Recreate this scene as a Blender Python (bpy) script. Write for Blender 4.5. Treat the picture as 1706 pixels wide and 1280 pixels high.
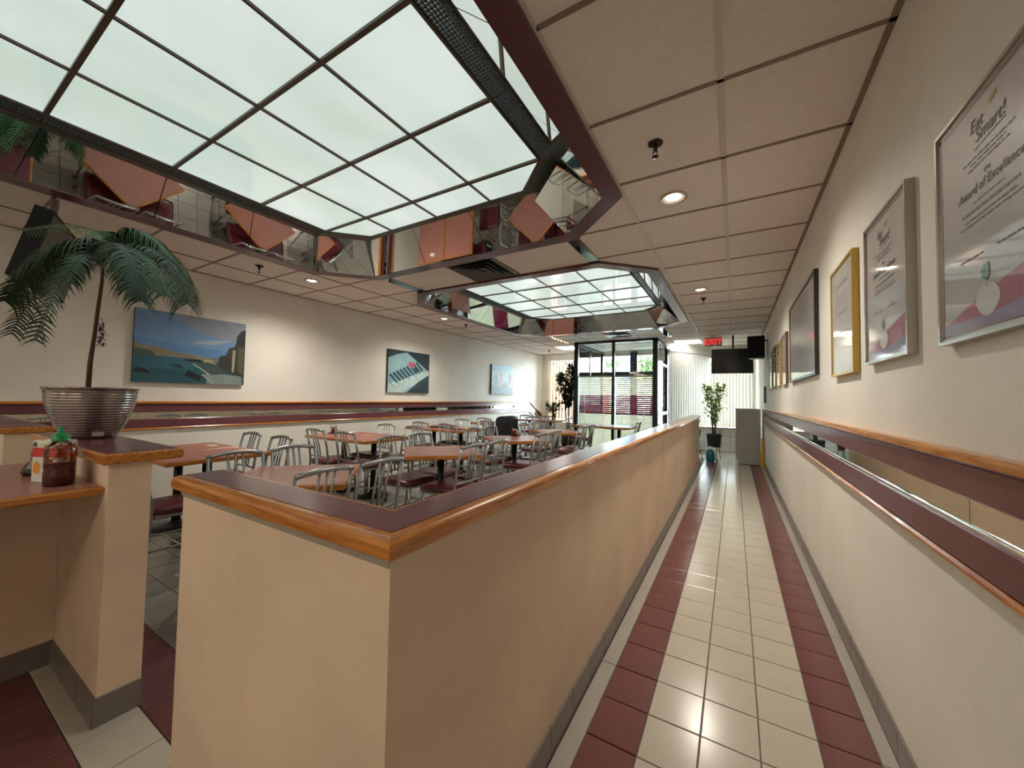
import bpy, math, random
from math import sin, cos, pi, radians
from mathutils import Vector, Matrix
for o in list(bpy.data.objects): bpy.data.objects.remove(o)
S = bpy.context.scene
COL = S.collection
H = 1.30            # eye height
CZ = 2.72           # ceiling height
# ------------------------------------------------------------------ camera
_yaw, _pit, _rol, _f = 0.53247, 0.035955, 0.018595, 629.1
F = Vector((-sin(_yaw)*cos(_pit), cos(_yaw)*cos(_pit), sin(_pit)))
_r = Vector((cos(_yaw), sin(_yaw), 0)); _u = _r.cross(F)
R = cos(_rol)*_r + sin(_rol)*_u
U = -sin(_rol)*_r + cos(_rol)*_u
cam_d = bpy.data.cameras.new('camera'); cam = bpy.data.objects.new('camera', cam_d); COL.objects.link(cam)
cam_d.sensor_fit = 'HORIZONTAL'; cam_d.sensor_width = 36; cam_d.lens = 36*_f/1706; cam_d.clip_start = .02
cam.matrix_world = Matrix(((R.x, U.x, -F.x, 0), (R.y, U.y, -F.y, 0), (R.z, U.z, -F.z, H), (0, 0, 0, 1)))
S.camera = cam
# ------------------------------------------------------------------ world, exposure, lights
S.view_settings.view_transform = 'Standard'; S.view_settings.look = 'None'
S.view_settings.exposure = 2.25; S.view_settings.gamma = 1.0; S.view_settings.use_curve_mapping = False
W = bpy.data.worlds.new('world'); S.world = W; W.use_nodes = True
bg = W.node_tree.nodes['Background']; bg.inputs[0].default_value = (.86, .93, 1, 1); bg.inputs[1].default_value = 7.0
PANEL_E, LAMP_W, FILL_E = .165, 32, 1.9
def add_sun():
    l = bpy.data.lights.new('sun', 'SUN'); l.energy = 2.0; l.angle = radians(1.5); l.color = (1, .96, .88)
    o = bpy.data.objects.new('sun', l); COL.objects.link(o); o.rotation_euler = (radians(-52), 0, radians(-20))
add_sun()
def spot(loc, w, col=(1, .92, .80), size=150):
    l = bpy.data.lights.new('downlight_lamp', 'SPOT'); l.energy = w; l.color = col; l.spot_size = radians(size); l.spot_blend = 1; l.shadow_soft_size = .06
    o = bpy.data.objects.new('downlight_lamp', l); COL.objects.link(o); o.location = loc
# ------------------------------------------------------------------ materials
MATS = {}
def mat(name, col, rough=.5, metal=0, emit=0, coat=0, noise=0, nscale=8, bump=0, bscale=60, trans=0, stretch=None, ior=None, col2=None, spec=None):
    if name in MATS: return MATS[name]
    m = bpy.data.materials.new(name); m.use_nodes = True; nt = m.node_tree; b = nt.nodes['Principled BSDF']
    c = (*col, 1)
    b.inputs['Base Color'].default_value = c; b.inputs['Roughness'].default_value = rough; b.inputs['Metallic'].default_value = metal
    b.inputs['Coat Weight'].default_value = coat; b.inputs['Coat Roughness'].default_value = .06
    if spec is not None: b.inputs['Specular IOR Level'].default_value = spec
    if emit: b.inputs['Emission Color'].default_value = c; b.inputs['Emission Strength'].default_value = emit
    if trans: b.inputs['Transmission Weight'].default_value = trans
    if noise or bump:
        tc = nt.nodes.new('ShaderNodeTexCoord'); mp = nt.nodes.new('ShaderNodeMapping'); nt.links.new(tc.outputs['Object'], mp.inputs[0])
        if stretch: mp.inputs['Scale'].default_value = stretch
        if noise:
            n = nt.nodes.new('ShaderNodeTexNoise'); n.inputs['Scale'].default_value = nscale; n.inputs['Detail'].default_value = 5
            nt.links.new(mp.outputs[0], n.inputs['Vector'])
            r = nt.nodes.new('ShaderNodeValToRGB'); r.color_ramp.elements[0].position = .3; r.color_ramp.elements[1].position = .7
            d = col2 if col2 else tuple(x*(1-noise) for x in col)
            r.color_ramp.elements[0].color = (*d, 1); r.color_ramp.elements[1].color = c
            nt.links.new(n.outputs['Fac'], r.inputs[0]); nt.links.new(r.outputs[0], b.inputs['Base Color'])
        if bump:
            n2 = nt.nodes.new('ShaderNodeTexNoise'); n2.inputs['Scale'].default_value = bscale; nt.links.new(mp.outputs[0], n2.inputs['Vector'])
            bp = nt.nodes.new('ShaderNodeBump'); bp.inputs['Strength'].default_value = bump; bp.inputs['Distance'].default_value = .01
            nt.links.new(n2.outputs['Fac'], bp.inputs['Height']); nt.links.new(bp.outputs[0], b.inputs['Normal'])
    MATS[name] = m
    return m
def glass(name, tint=(.95, 1, .98)):
    if name in MATS: return MATS[name]
    m = bpy.data.materials.new(name); m.use_nodes = True; nt = m.node_tree; nt.nodes.clear()
    o = nt.nodes.new('ShaderNodeOutputMaterial'); t = nt.nodes.new('ShaderNodeBsdfTransparent'); g = nt.nodes.new('ShaderNodeBsdfGlossy')
    fr = nt.nodes.new('ShaderNodeFresnel'); fr.inputs[0].default_value = 1.5; mx = nt.nodes.new('ShaderNodeMixShader')
    t.inputs[0].default_value = (*tint, 1); g.inputs['Roughness'].default_value = .02
    nt.links.new(fr.outputs[0], mx.inputs[0]); nt.links.new(t.outputs[0], mx.inputs[1]); nt.links.new(g.outputs[0], mx.inputs[2]); nt.links.new(mx.outputs[0], o.inputs[0])
    MATS[name] = m; return m
def translucent(name, col, amt=.5):
    if name in MATS: return MATS[name]
    m = bpy.data.materials.new(name); m.use_nodes = True; nt = m.node_tree; nt.nodes.clear()
    o = nt.nodes.new('ShaderNodeOutputMaterial'); t = nt.nodes.new('ShaderNodeBsdfTranslucent'); g = nt.nodes.new('ShaderNodeBsdfDiffuse'); mx = nt.nodes.new('ShaderNodeMixShader')
    t.inputs[0].default_value = (*col, 1); g.inputs[0].default_value = (*col, 1); mx.inputs[0].default_value = amt
    nt.links.new(g.outputs[0], mx.inputs[1]); nt.links.new(t.outputs[0], mx.inputs[2]); nt.links.new(mx.outputs[0], o.inputs[0])
    MATS[name] = m; return m
wallm = mat('wall_paint', (.81, .775, .70), .6, noise=.10, nscale=2.2, bump=.05, bscale=90)
halfm = mat('half_wall_paint', (.82, .635, .455), .6, noise=.16, nscale=2.6, bump=.05, bscale=90)
tilem = mat('ceiling_tile_board', (.84, .775, .72), .9, noise=.06, nscale=30, bump=.12, bscale=300)
teem = mat('ceiling_tee_metal', (.24, .18, .14), .45)
burgm = mat('burgundy_laminate', (.165, .055, .068), .24, noise=.12, nscale=5)
flangem = mat('burgundy_flange', (.12, .036, .045), .2)
oakm = mat('oak_varnished', (.62, .27, .055), .24, noise=.4, nscale=5, stretch=(6, 6, 30), col2=(.40, .13, .022), coat=.35)
oakm_x = mat('oak_varnished_lengthwise', (.66, .27, .045), .24, noise=.4, nscale=5, stretch=(1.2, 16, 16), col2=(.36, .10, .014), coat=.35)
oakm_y = mat('oak_varnished_long', (.66, .27, .045), .24, noise=.4, nscale=5, stretch=(16, 1.2, 16), col2=(.36, .10, .014), coat=.35)
tabm = mat('salmon_laminate', (.40, .17, .13), .28, noise=.12, nscale=6)
tedge = mat('table_edge_oak', (.58, .22, .045), .3, noise=.35, nscale=10, stretch=(1, 1, 6), col2=(.36, .11, .02))
mirr = mat('mirror', (.80, .82, .80), .015, 1)
mirr_d = mat('smoked_mirror', (.16, .18, .17), .05, 1)
barm = mat('bronze_bar', (.10, .075, .055), .35, .3)
greendk = mat('dark_grille_plastic', (.07, .09, .085), .35)
metalm = mat('silver_painted_metal', (.36, .37, .37), .30, .75)
vinyl = mat('burgundy_vinyl', (.115, .018, .024), .28, noise=.2, nscale=6)
blackm = mat('black_plastic', (.012, .012, .013), .35)
blackmetal = mat('black_metal', (.02, .022, .023), .35, .5)
aluc = mat('dark_window_frame', (.025, .032, .034), .3, .4)
cream_t = mat('cream_floor_tile', (.52, .47, .385), .20, noise=.12, nscale=4)
red_t = mat('burgundy_floor_tile', (.165, .058, .055), .22, noise=.25, nscale=5)
grey_t = mat('grey_base_tile', (.20, .17, .145), .30, noise=.2, nscale=5)
strip_t = mat('pale_grey_edge_tile', (.38, .34, .29), .28, noise=.12, nscale=5)
din_t = mat('dining_floor_tile', (.33, .30, .255), .26, noise=.2, nscale=3)
grout = mat('dark_grout', (.13, .11, .095), .9)
white = mat('white_paint', (.78, .77, .73), .5)
chrome = mat('chrome', (.85, .85, .84), .12, 1)
# ------------------------------------------------------------------ mesh builder
class MB:
    def __init__(s): s.v = []; s.f = []; s.m = []; s.mi = 0; s.sm = []; s.smooth = False
    def add(s, vs, fs, smooth=None):
        n = len(s.v); s.v += [tuple(v) for v in vs]
        for f in fs: s.f.append(tuple(i+n for i in f)); s.m.append(s.mi); s.sm.append(s.smooth if smooth is None else smooth)
        return s
    def quad(s, *p): return s.add(p, [tuple(range(len(p)))])
    def box(s, a, b):
        x0, y0, z0 = a; x1, y1, z1 = b
        return s.add([(x0,y0,z0),(x1,y0,z0),(x1,y1,z0),(x0,y1,z0),(x0,y0,z1),(x1,y0,z1),(x1,y1,z1),(x0,y1,z1)],
                     [(3,2,1,0),(4,5,6,7),(0,1,5,4),(1,2,6,5),(2,3,7,6),(3,0,4,7)])
    def rbox(s, a, b, r):   # box with chamfered edges all round
        x0, y0, z0 = a; x1, y1, z1 = b
        return s.prof([(x0,y0),(x1,y0),(x1,y1),(x0,y1)], [(r, z0), (0, z0+r), (0, z1-r), (r, z1)])
    def obox(s, c, ax, ay, az, hx, hy, hz):
        c = Vector(c); P = []
        for k in (-1, 1):
            for i, j in ((-1,-1),(1,-1),(1,1),(-1,1)): P.append(c+Vector(ax)*hx*i+Vector(ay)*hy*j+Vector(az)*hz*k)
        return s.add(P, [(3,2,1,0),(4,5,6,7),(0,1,5,4),(1,2,6,5),(2,3,7,6),(3,0,4,7)])
    def prof(s, poly, prof, cap=True):  # poly ccw, prof list of (inset, z) bottom to top
        n = len(poly); rings = [[(x, y, z) for x, y in inset(poly, d)] for d, z in prof]
        vs = [p for r_ in rings for p in r_]; fs = []
        for k in range(len(prof)-1):
            for i in range(n):
                j = (i+1) % n; fs.append((k*n+i, k*n+j, (k+1)*n+j, (k+1)*n+i))
        if cap: fs.append(tuple(reversed(range(n)))); fs.append(tuple((len(prof)-1)*n+i for i in range(n)))
        return s.add(vs, fs)
    def tube(s, pts, r, n=8, cap=True):
        pts = [Vector(p) for p in pts]; rr = r if isinstance(r, (list, tuple)) else [r]*len(pts)
        up = None; vs = []; fs = []
        for i, p in enumerate(pts):
            t = ((pts[min(i+1, len(pts)-1)]-pts[max(i-1, 0)])).normalized()
            if up is None: up = Vector((0, 0, 1)) if abs(t.z) < .9 else Vector((1, 0, 0))
            a = t.cross(up).normalized(); b = a.cross(t).normalized(); up = b
            for k in range(n):
                th = 2*pi*k/n; vs.append(p+a*rr[i]*cos(th)+b*rr[i]*sin(th))
        for i in range(len(pts)-1):
            for k in range(n):
                l = (k+1) % n; fs.append((i*n+k, i*n+l, (i+1)*n+l, (i+1)*n+k))
        s.add(vs, fs, True)
        if cap:
            m = len(s.v)-len(vs); s.f.append(tuple(m+k for k in reversed(range(n)))); s.f.append(tuple(m+(len(pts)-1)*n+k for k in range(n)))
            s.m += [s.mi]*2; s.sm += [False]*2
        return s
    def lathe(s, prof, c=(0,0,0), n=32, smooth=True):
        vs = []; fs = []
        for r, z in prof:
            for k in range(n): vs.append((c[0]+r*cos(2*pi*k/n), c[1]+r*sin(2*pi*k/n), c[2]+z))
        for i in range(len(prof)-1):
            for k in range(n):
                l = (k+1) % n; fs.append((i*n+k, i*n+l, (i+1)*n+l, (i+1)*n+k))
        return s.add(vs, fs, smooth)
    def build(s, name, mt, parent=None, loc=None):
        me = bpy.data.meshes.new(name); me.from_pydata(s.v, [], s.f)
        for m in (mt if isinstance(mt, (list, tuple)) else [mt]): me.materials.append(m)
        me.polygons.foreach_set('material_index', s.m); me.polygons.foreach_set('use_smooth', s.sm); me.update()
        o = bpy.data.objects.new(name, me); COL.objects.link(o)
        if parent: o.parent = parent
        if loc: o.location = loc
        return o
def inset(poly, d):
    if d == 0: return list(poly)
    n = len(poly); out = []
    for i in range(n):
        p0, p1, p2 = Vector(poly[i-1]), Vector(poly[i]), Vector(poly[(i+1) % n])
        e1 = (p1-p0).normalized(); e2 = (p2-p1).normalized()
        n1 = Vector((-e1.y, e1.x)); n2 = Vector((-e2.y, e2.x)); b = (n1+n2); L = b.dot(n1)
        out.append(tuple(p1 + b*(d/L)))
    return out
def clip(poly, a, b, keep_left=True):
    out = []; n = len(poly)
    def side(p): return ((b[0]-a[0])*(p[1]-a[1])-(b[1]-a[1])*(p[0]-a[0]))*(1 if keep_left else -1)
    for i in range(n):
        p, q = poly[i], poly[(i+1) % n]; sp, sq = side(p), side(q)
        if sp >= 0: out.append(p)
        if (sp > 0 and sq < 0) or (sp < 0 and sq > 0):
            t = sp/(sp-sq); out.append((p[0]+(q[0]-p[0])*t, p[1]+(q[1]-p[1])*t))
    return out
def area(p): return abs(sum(p[i][0]*p[(i+1)%len(p)][1]-p[(i+1)%len(p)][0]*p[i][1] for i in range(len(p))))/2 if len(p) > 2 else 0
def empty(name, loc=(0,0,0), rz=0):
    o = bpy.data.objects.new(name, None); COL.objects.link(o); o.location = loc; o.rotation_euler = (0, 0, rz); o.empty_display_size = .1; return o
def tag(o, label=None, cat=None, group=None, kind=None):
    if label: o['label'] = label
    if cat: o['category'] = cat
    if group: o['group'] = group
    if kind: o['kind'] = kind
    return o
def struct(name, mb, mt): return tag(mb.build(name, mt), kind='structure')
def copy_tree(o, parent=None):
    c = o.copy(); COL.objects.link(c); c.parent = parent
    for ch in list(o.children): copy_tree(ch, c)
    return c
def inst(src, parent, loc):   # same mesh, new object
    o = bpy.data.objects.new(src.name.split('.')[0], src.data); COL.objects.link(o); o.parent = parent; o.location = loc; return o
def at(x, y, depth):      # a point on the line of sight through a reference pixel, at a real distance
    d = R*(x-853)/_f + U*(640-y)/_f + F
    return Vector((0, 0, H)) + d*depth
WR, WL, YF, YB = .52, -5.50, 11.3, -5.0
# ================================================================== FLOORS
fl = struct('floor', MB().box((-6.2, YB, -.12), (1.0, YF+.5, -.006)), grout)
cols = [(-.385, -.24, red_t), (-.24, -.09, cream_t), (-.09, .062, cream_t), (.062, .212, cream_t), (.212, .352, red_t)]
cols = [(a*1.3, b*1.3, m) for a, b, m in cols]
TY = .217; g = .0022
protos = {}
def tile(x0, x1, y0, y1, m, parent, name='floor_tile', gx=g, gy=g, top=0.0):
    w, d = x1-x0, y1-y0; key = (round(w, 4), round(d, 4), m.name, gx, gy)
    if key not in protos:
        mb = MB(); mb.prof([(gx, gy), (w-gx, gy), (w-gx, d-gy), (gx, d-gy)], [(0, -.012), (0, -.0015), (.002, 0)])
        o = mb.build(name, m, parent, (x0, y0, top)); protos[key] = o; return o
    return inst(protos[key], parent, (x0, y0, top))
random.seed(4)
y = .17
while y < 9.6:
    for a, b, m in cols:
        if y < .9 and a > -.4: pass
        tile(a, b, y, y+TY, m, fl, gx=.0024, gy=.0026, top=random.uniform(-.0004, .0004))
    y += TY
YT_END = y
# pale edge strips along both walls
for (a, b) in ((-.572, -.5005), (.4576, .512)):
    y = .17
    while y < 9.6: tile(a, b, y, y+TY*4, strip_t, fl, name='edge_tile', gy=.0018); y += TY*4
# entrance side: border strip and burgundy field, left of the near end
xs = [-5.46+.2255*i for i in range(19)]
for x in xs:
    if x > -3.4: tile(x, x+.2255, .42, .615, cream_t if x < -1.3 else red_t, fl)
    if x > -3.4: tile(x, x+.2255, .615, .83, red_t, fl)
    for k in range(3):
        if x > -3.4 and x < -1.0: tile(x, x+.2255, .42-.217*(k+1), .42-.217*k, red_t, fl)
# far end of the corridor: plain pale tiles
mb = MB()
for i in range(16):
    for j in range(8):
        x0 = -3.3+i*.2387; y0 = YT_END+j*.217
        if y0+.2 < YF: mb.prof([(x0+g, y0+g), (x0+.2387-g, y0+g), (x0+.2387-g, y0+.215), (x0+g, y0+.215)], [(0, -.012), (0, 0)])
mb.build('far_tiles', cream_t, fl)['kind'] = 'stuff'
# dining floor
dl = struct('floor', MB().box((-5.48, .83, -.1), (-.74, YF, -.0055)), grout)
cells = []
x = -5.48
while x < -.76:
    yy = .83
    while yy < YF-.05: cells.append((x, yy)); yy += .2255
    x += .2255
vis = sorted(cells, key=lambda c: (0 if (c[1] < 2.6 and c[0] < -1.2) else 1, math.hypot(c[0]+2.2, c[1])))
for c in vis[:290]: tile(c[0], min(c[0]+.2255, -.745), c[1], c[1]+.2255, din_t, dl, top=random.uniform(-.0005, .0005))
mb = MB()
for c in vis[290:]: mb.prof([(c[0]+g, c[1]+g), (c[0]+.2233, c[1]+g), (c[0]+.2233, c[1]+.2233), (c[0]+g, c[1]+.2233)], [(0, -.012), (0, 0)])
mb.build('dining_tiles', din_t, dl)['kind'] = 'stuff'
# ================================================================== WALLS
wl = struct('wall_left', MB().box((WL-.15, YB, -.1), (WL, YF+.15, CZ+.3)), wallm)
wr = struct('wall_right', MB().box((WR, YB, -.1), (WR+.15, YF+.15, CZ+.3)), wallm)
wb = struct('wall_back', MB().box((WL, YB-.15, -.1), (WR, YB, CZ+.3)), wallm)
# front of the building: glazed wall at the far end
mb = MB()
mb.box((WL, YF, -.1), (WL+.25, YF+.15, CZ+.3)); mb.box((WL+.25, YF, -.1), (-3.47, YF+.15, .55)); mb.box((WL+.25, YF, 2.56), (-3.47, YF+.15, CZ+.3))
mb.box((-3.47, YF, 2.60), (-1.40, YF+.15, CZ+.3)); mb.box((-3.47, YF, -.1), (-2.55, YF+.15, .4))
mb.box((-1.40, YF, -.1), (WR, YF+.15, .62)); mb.box((-1.40, YF, 2.42), (WR, YF+.15, CZ+.3)); mb.box((.47, YF, .62), (WR, YF+.15, 2.42))
struct('wall_front', mb, wallm)
# lowered fascia above the blinds on the right
mb = MB(); mb.add([(-1.42, 9.75, 2.56), (-.55, 11.1, 2.42), (.50, 11.1, 2.40), (.50, 11.3, 2.40), (-.6, 11.3, 2.42), (-1.42, 10.0, 2.56),
                   (-1.42, 9.75, 2.72), (-.55, 11.1, 2.72), (.50, 11.1, 2.72), (.50, 11.3, 2.72), (-.6, 11.3, 2.72), (-1.42, 10.0, 2.72)],
                  [(0,1,2,3,4,5),(0,6,7,1),(1,7,8,2),(2,8,9,3),(3,9,10,4),(4,10,11,5),(5,11,6,0),(11,10,9,8,7,6)])
struct('trim_1', mb, wallm)
# sill and low tiled wall under the window
mb = MB(); mb.box((-1.3, YF-.16, .60), (.47, YF+.02, .635))
struct('trim_2', mb, mat('rose_sill', (.45, .23, .22), .3))
lw = struct('trim_3', MB().box((-1.3, YF-.02, 0), (.5, YF, .6)), grout)
for i in range(9):
    for j in range(3):
        m_ = MB(); m_.box((-1.295+i*.2, YF-.035, .003+j*.2), (-1.1+i*.2, YF-.019, .197+j*.2)); m_.build('wall_tile', white, lw)
# ================================================================== CEILING
ce = struct('ceiling', MB().box((WL-.1, YB, CZ+.29), (WR+.1, YF+.1, CZ+.35)), white)
def octa(x0, x1, y0, y1, c): return [(x0+c, y0), (x1-c, y0), (x1, y0+c), (x1, y1-c), (x1-c, y1), (x0+c, y1), (x0, y1-c), (x0, y0+c)]
O1 = octa(-4.24, -.665, -.85, 3.10, .52); O2 = octa(-4.24, -.70, 3.75, 7.74, .50)
GX = [-5.5, -4.93, -4.32, -3.71, -3.10, -2.49, -1.88, -1.27, -.66, -.05, .52]
GY = [-.585+.61*k for k in range(20)]
cut = [O1, O2]
skip = {(4, 6)}  # vent square
random.seed(7)
nt_ = 0
for i in range(len(GX)-1):
    for j in range(len(GY)-1):
        x0, x1, y0, y1 = GX[i], GX[i+1], GY[j], min(GY[j+1], YF)
        if y1-y0 < .05: continue
        pieces = [[(x0, y0), (x1, y0), (x1, y1), (x0, y1)]]
        for oc in cut:
            oc_ = inset(oc, .05); new = []
            for pc in pieces:
                rem = pc
                for k in range(8):
                    a, b = oc_[k], oc_[(k+1) % 8]
                    out = clip(rem, a, b, False); rem = clip(rem, a, b, True)
                    if area(out) > 1e-4: new.append(out)
                    if area(rem) < 1e-5: break
            pieces = new
        pieces = [p for p in pieces if area(p) > .002]
        if not pieces: continue
        cx, cy = (x0+x1)/2, (y0+y1)/2
        if -3.75 < cx < -1.25 and 3.1 < cy < 3.72: continue
        if -2.75 < cx < -2.0 and 7.9 < cy < 8.5: continue
        if (-4.3 < cx < -3.7 or -1.25 < cx < -.7) and 9.6 < cy < 10.4: continue
        mb = MB()
        dz = random.uniform(-.001, .001)
        for p in pieces: mb.prof(p, [(0, CZ+.004+dz), (0, CZ+.02)])
        mb.build('ceiling_tile', tilem, ce); nt_ += 1
for xa_, xb_ in ((-3.72, -2.735), (-2.12, -1.20)):
    MB().prof([(xa_, 3.06), (xb_, 3.06), (xb_, 3.79), (xa_, 3.79)], [(0, CZ+.004), (0, CZ+.02)]).build('ceiling_tile', tilem, ce)
for y_a, y_b in ((3.06, 3.115), (3.725, 3.79)): MB().prof([(-2.735, y_a), (-2.12, y_a), (-2.12, y_b), (-2.735, y_b)], [(0, CZ+.004), (0, CZ+.02)]).build('ceiling_tile', tilem, ce)
for x_ in (-2.735, -2.12): MB().box((x_-.01, 3.09, CZ-.001), (x_+.01, 3.77, CZ+.0055)).build('ceiling_tee', teem, ce)
# back of room ceiling: one plain field (behind the viewer)
MB().box((WL, YB, CZ+.004), (WR, GY[0], CZ+.02)).build('ceiling_panel', tilem, ce) if False else None
mb = MB()
for a in (-5.5,):
    mb.box((WL, YB, CZ+.004), (WR, -.86, CZ+.02))
mb.build('ceiling_panel', tilem, ce)
def inside(oc, x, y): return all(((oc[(k+1)%8][0]-oc[k][0])*(y-oc[k][1])-(oc[(k+1)%8][1]-oc[k][1])*(x-oc[k][0])) > -1e-6 for k in range(8))
def tee(p0, p1, w, m=teem):
    # broken where it would cross a light box
    n = max(2, int((Vector(p1)-Vector(p0)).length/.03)); run = None
    d = Vector(p1)-Vector(p0); ax = 0 if abs(d.x) > abs(d.y) else 1
    for i in range(n+1):
        q = Vector(p0)+d*i/n; ok = not (inside(O1, *q) or inside(O2, *q) or (-3.6 < q.x < -1.3 and 3.08 < q.y < 3.76))
        if ok and run is None: run = q
        if (not ok or i == n) and run is not None:
            e = q
            if ax: mb_ = MB().box((run.x-w/2, run.y, CZ-.001), (run.x+w/2, e.y, CZ+.006))
            else: mb_ = MB().box((run.x, run.y-w/2, CZ-.001), (e.x, run.y+w/2, CZ+.0055))
            if (e-run).length > .05: mb_.build('ceiling_tee', m, ce)
            run = None
for x in GX[1:-1]: tee((x, -.86), (x, YF), .026 if x in (-.05, -.66) else .022, mat('white_tee', (.62, .57, .52), .35) if x in (-.05, -.66) else teem)
for y in GY: tee((WL, y), (WR, y), .020)
tee((WR-.012, -.86), (WR-.012, YF), .024); tee((WL+.012, -.86), (WL+.012, YF), .024)
# dark smoked strips between the two light boxes and behind the far one
def dstrip(x, y0, y1):
    o = MB().box((x-.055, y0, CZ-.006), (x+.055, y1, CZ+.002)).build('dark_strip', mirr_d, ce)
for x in (-3.66, -1.24):
    dstrip(x, 3.09, 3.76); dstrip(x, 7.72, 8.99)
# ------------------------------------------------------------------ light boxes
PZ = CZ+.25
def emis_panel():
    m = bpy.data.materials.new('light_diffuser'); m.use_nodes = True; nt = m.node_tree; b = nt.nodes['Principled BSDF']
    b.inputs['Base Color'].default_value = (.35, .36, .35, 1); b.inputs['Roughness'].default_value = .06
    tc = nt.nodes.new('ShaderNodeTexCoord'); mp = nt.nodes.new('ShaderNodeMapping'); mp.inputs['Scale'].default_value = (1.0, .55, 1)
    n = nt.nodes.new('ShaderNodeTexNoise'); n.inputs['Scale'].default_value = 1.6; n.inputs['Detail'].default_value = 1
    r = nt.nodes.new('ShaderNodeValToRGB'); r.color_ramp.elements[0].position = .35; r.color_ramp.elements[1].position = .68
    r.color_ramp.elements[0].color = (.64, .78, .70, 1); r.color_ramp.elements[1].color = (.80, .92, .87, 1)
    nt.links.new(tc.outputs['Object'], mp.inputs[0]); nt.links.new(mp.outputs[0], n.inputs['Vector']); nt.links.new(n.outputs['Fac'], r.inputs[0])
    nt.links.new(r.outputs[0], b.inputs['Emission Color']); b.inputs['Emission Strength'].default_value = PANEL_E
    return m
diffm = emis_panel()
def light_box(oc, y0, y1, label, joints, gy0):
    root = empty('light_box', (-2.45, (y0+y1)/2, CZ)); L = Vector(root.location)
    tag(root, label, 'ceiling light', 'recessed octagonal light boxes')
    def P(mb, name, m, par=None):
        mb.v = [(v[0]-L.x, v[1]-L.y, v[2]-L.z) for v in mb.v]; o = mb.build(name, m, par or root); return o
    inn = inset(oc, .125)
    # flange ring, one piece per side
    for k in range(8):
        a, b = oc[k], oc[(k+1) % 8]; c, d = inn[(k+1) % 8], inn[k]
        mb = MB(); zb, zt = CZ-.022, CZ+.012
        mb.add([(*a, zb), (*b, zb), (*c, zb), (*d, zb), (*a, zt), (*b, zt), (*c, zt), (*d, zt)], [(3,2,1,0),(4,5,6,7),(0,1,5,4),(1,2,6,5),(2,3,7,6),(3,0,4,7)])
        P(mb, 'flange', flangem)
    top = octa(-3.81, -1.055, y0+.41, y1-.42, .34)
    TILT = [45, 40, 42, 32 if y0 < 0 else 44, 46, 40, 49, 45]
    # mirrors: sloping panels, long sides in lengths with a seam
    for k in range(8):
        a, b = inn[k], inn[(k+1) % 8]; c, d = top[(k+1) % 8], top[k]
        n = 4 if k in (2, 6) else (3 if k in (0, 4) else 1)
        e_ = (Vector(b)-Vector(a)).normalized(); dist = abs((Vector(d)-Vector(a)).dot(Vector((-e_.y, e_.x))))
        lerp = lambda p, q, t: (p[0]+(q[0]-p[0])*t, p[1]+(q[1]-p[1])*t)
        for i in range(n):
            t0, t1 = i/n+(.0012 if i else 0), (i+1)/n-(.0012 if i < n-1 else 0)
            p0, p1, q1, q0 = lerp(a, b, t0), lerp(a, b, t1), lerp(d, c, t1), lerp(d, c, t0)
            zb_ = CZ-.016; zt_ = zb_+dist*math.tan(radians(TILT[k]))
            mb = MB(); mb.add([(*p0, zb_), (*p1, zb_), (*q1, zt_), (*q0, zt_), (*p0, zb_+.01), (*p1, zb_+.01), (*q1, zt_+.01), (*q0, zt_+.01)],
                              [(0,1,2,3),(7,6,5,4),(0,4,5,1),(1,5,6,2),(2,6,7,3),(3,7,4,0)])
            P(mb, 'mirror_panel', mirr)
        mb = MB(); mb.tube([(*a, CZ-.018), (*d, PZ+.004)], .007, 6); P(mb, 'mirror_trim', mat('mirror_seam_trim', (.35, .31, .28), .3, .6))
    # housing over the panel
    pan = octa(-3.60, -1.17, y0+.50, y1-.49, .30)
    mb = MB(); mb.prof(octa(-3.9, -.95, y0+.33, y1-.33, .36), [(0, PZ+.035), (0, PZ+.045)]); P(mb, 'housing', barm)
    pin = inset(top, -.10); pou = pan
    for k in range(8):
        a, b, c, d = pin[k], pin[(k+1) % 8], pou[(k+1) % 8], pou[k]
        mb = MB(); mb.add([(*a, PZ+.016), (*b, PZ+.016), (*c, PZ+.016), (*d, PZ+.016), (*a, PZ+.022), (*b, PZ+.022), (*c, PZ+.022), (*d, PZ+.022)], [(3,2,1,0),(4,5,6,7),(0,1,5,4),(1,2,6,5),(2,3,7,6),(3,0,4,7)]); P(mb, 'surround_panel', greendk)
    # octagonal surround bar
    ring = inset(pan, -.012)
    for k in range(8):
        mb = MB(); mb.tube([(*pan[k], PZ-.006), (*pan[(k+1) % 8], PZ-.006)], .010, 6); P(mb, 'surround_bar', barm)
    # diffusers
    gx = [-3.60, -2.985, -2.385, -1.785, -1.17]
    gy = [y0+.50] + joints + [y1-.49]
    for i in range(4):
        for j in range(len(gy)-1):
            cell = [(gx[i], gy[j]), (gx[i+1], gy[j]), (gx[i+1], gy[j+1]), (gx[i], gy[j+1])]
            for k in range(8):
                if area(cell) > 0: cell = clip(cell, pan[k], pan[(k+1) % 8], True)
            if area(cell) < .003: continue
            mb = MB(); mb.prof(cell, [(0, PZ+.002), (0, PZ+.008)]); P(mb, 'diffuser_panel', diffm)
    def span(axis, v):
        # extent of the octagon along the other axis
        lo, hi = 1e9, -1e9
        for k in range(8):
            a, b = pan[k], pan[(k+1) % 8]
            if (a[axis]-v)*(b[axis]-v) <= 0 and a[axis] != b[axis]:
                t = (v-a[axis])/(b[axis]-a[axis]); w = a[1-axis]+(b[1-axis]-a[1-axis])*t; lo, hi = min(lo, w), max(hi, w)
        return lo, hi
    for v in gx[1:-1]:
        lo, hi = span(0, v); mb = MB().box((v-.007, lo, PZ-.012), (v+.007, hi, PZ+.004)); P(mb, 'divider_bar', barm)
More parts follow.
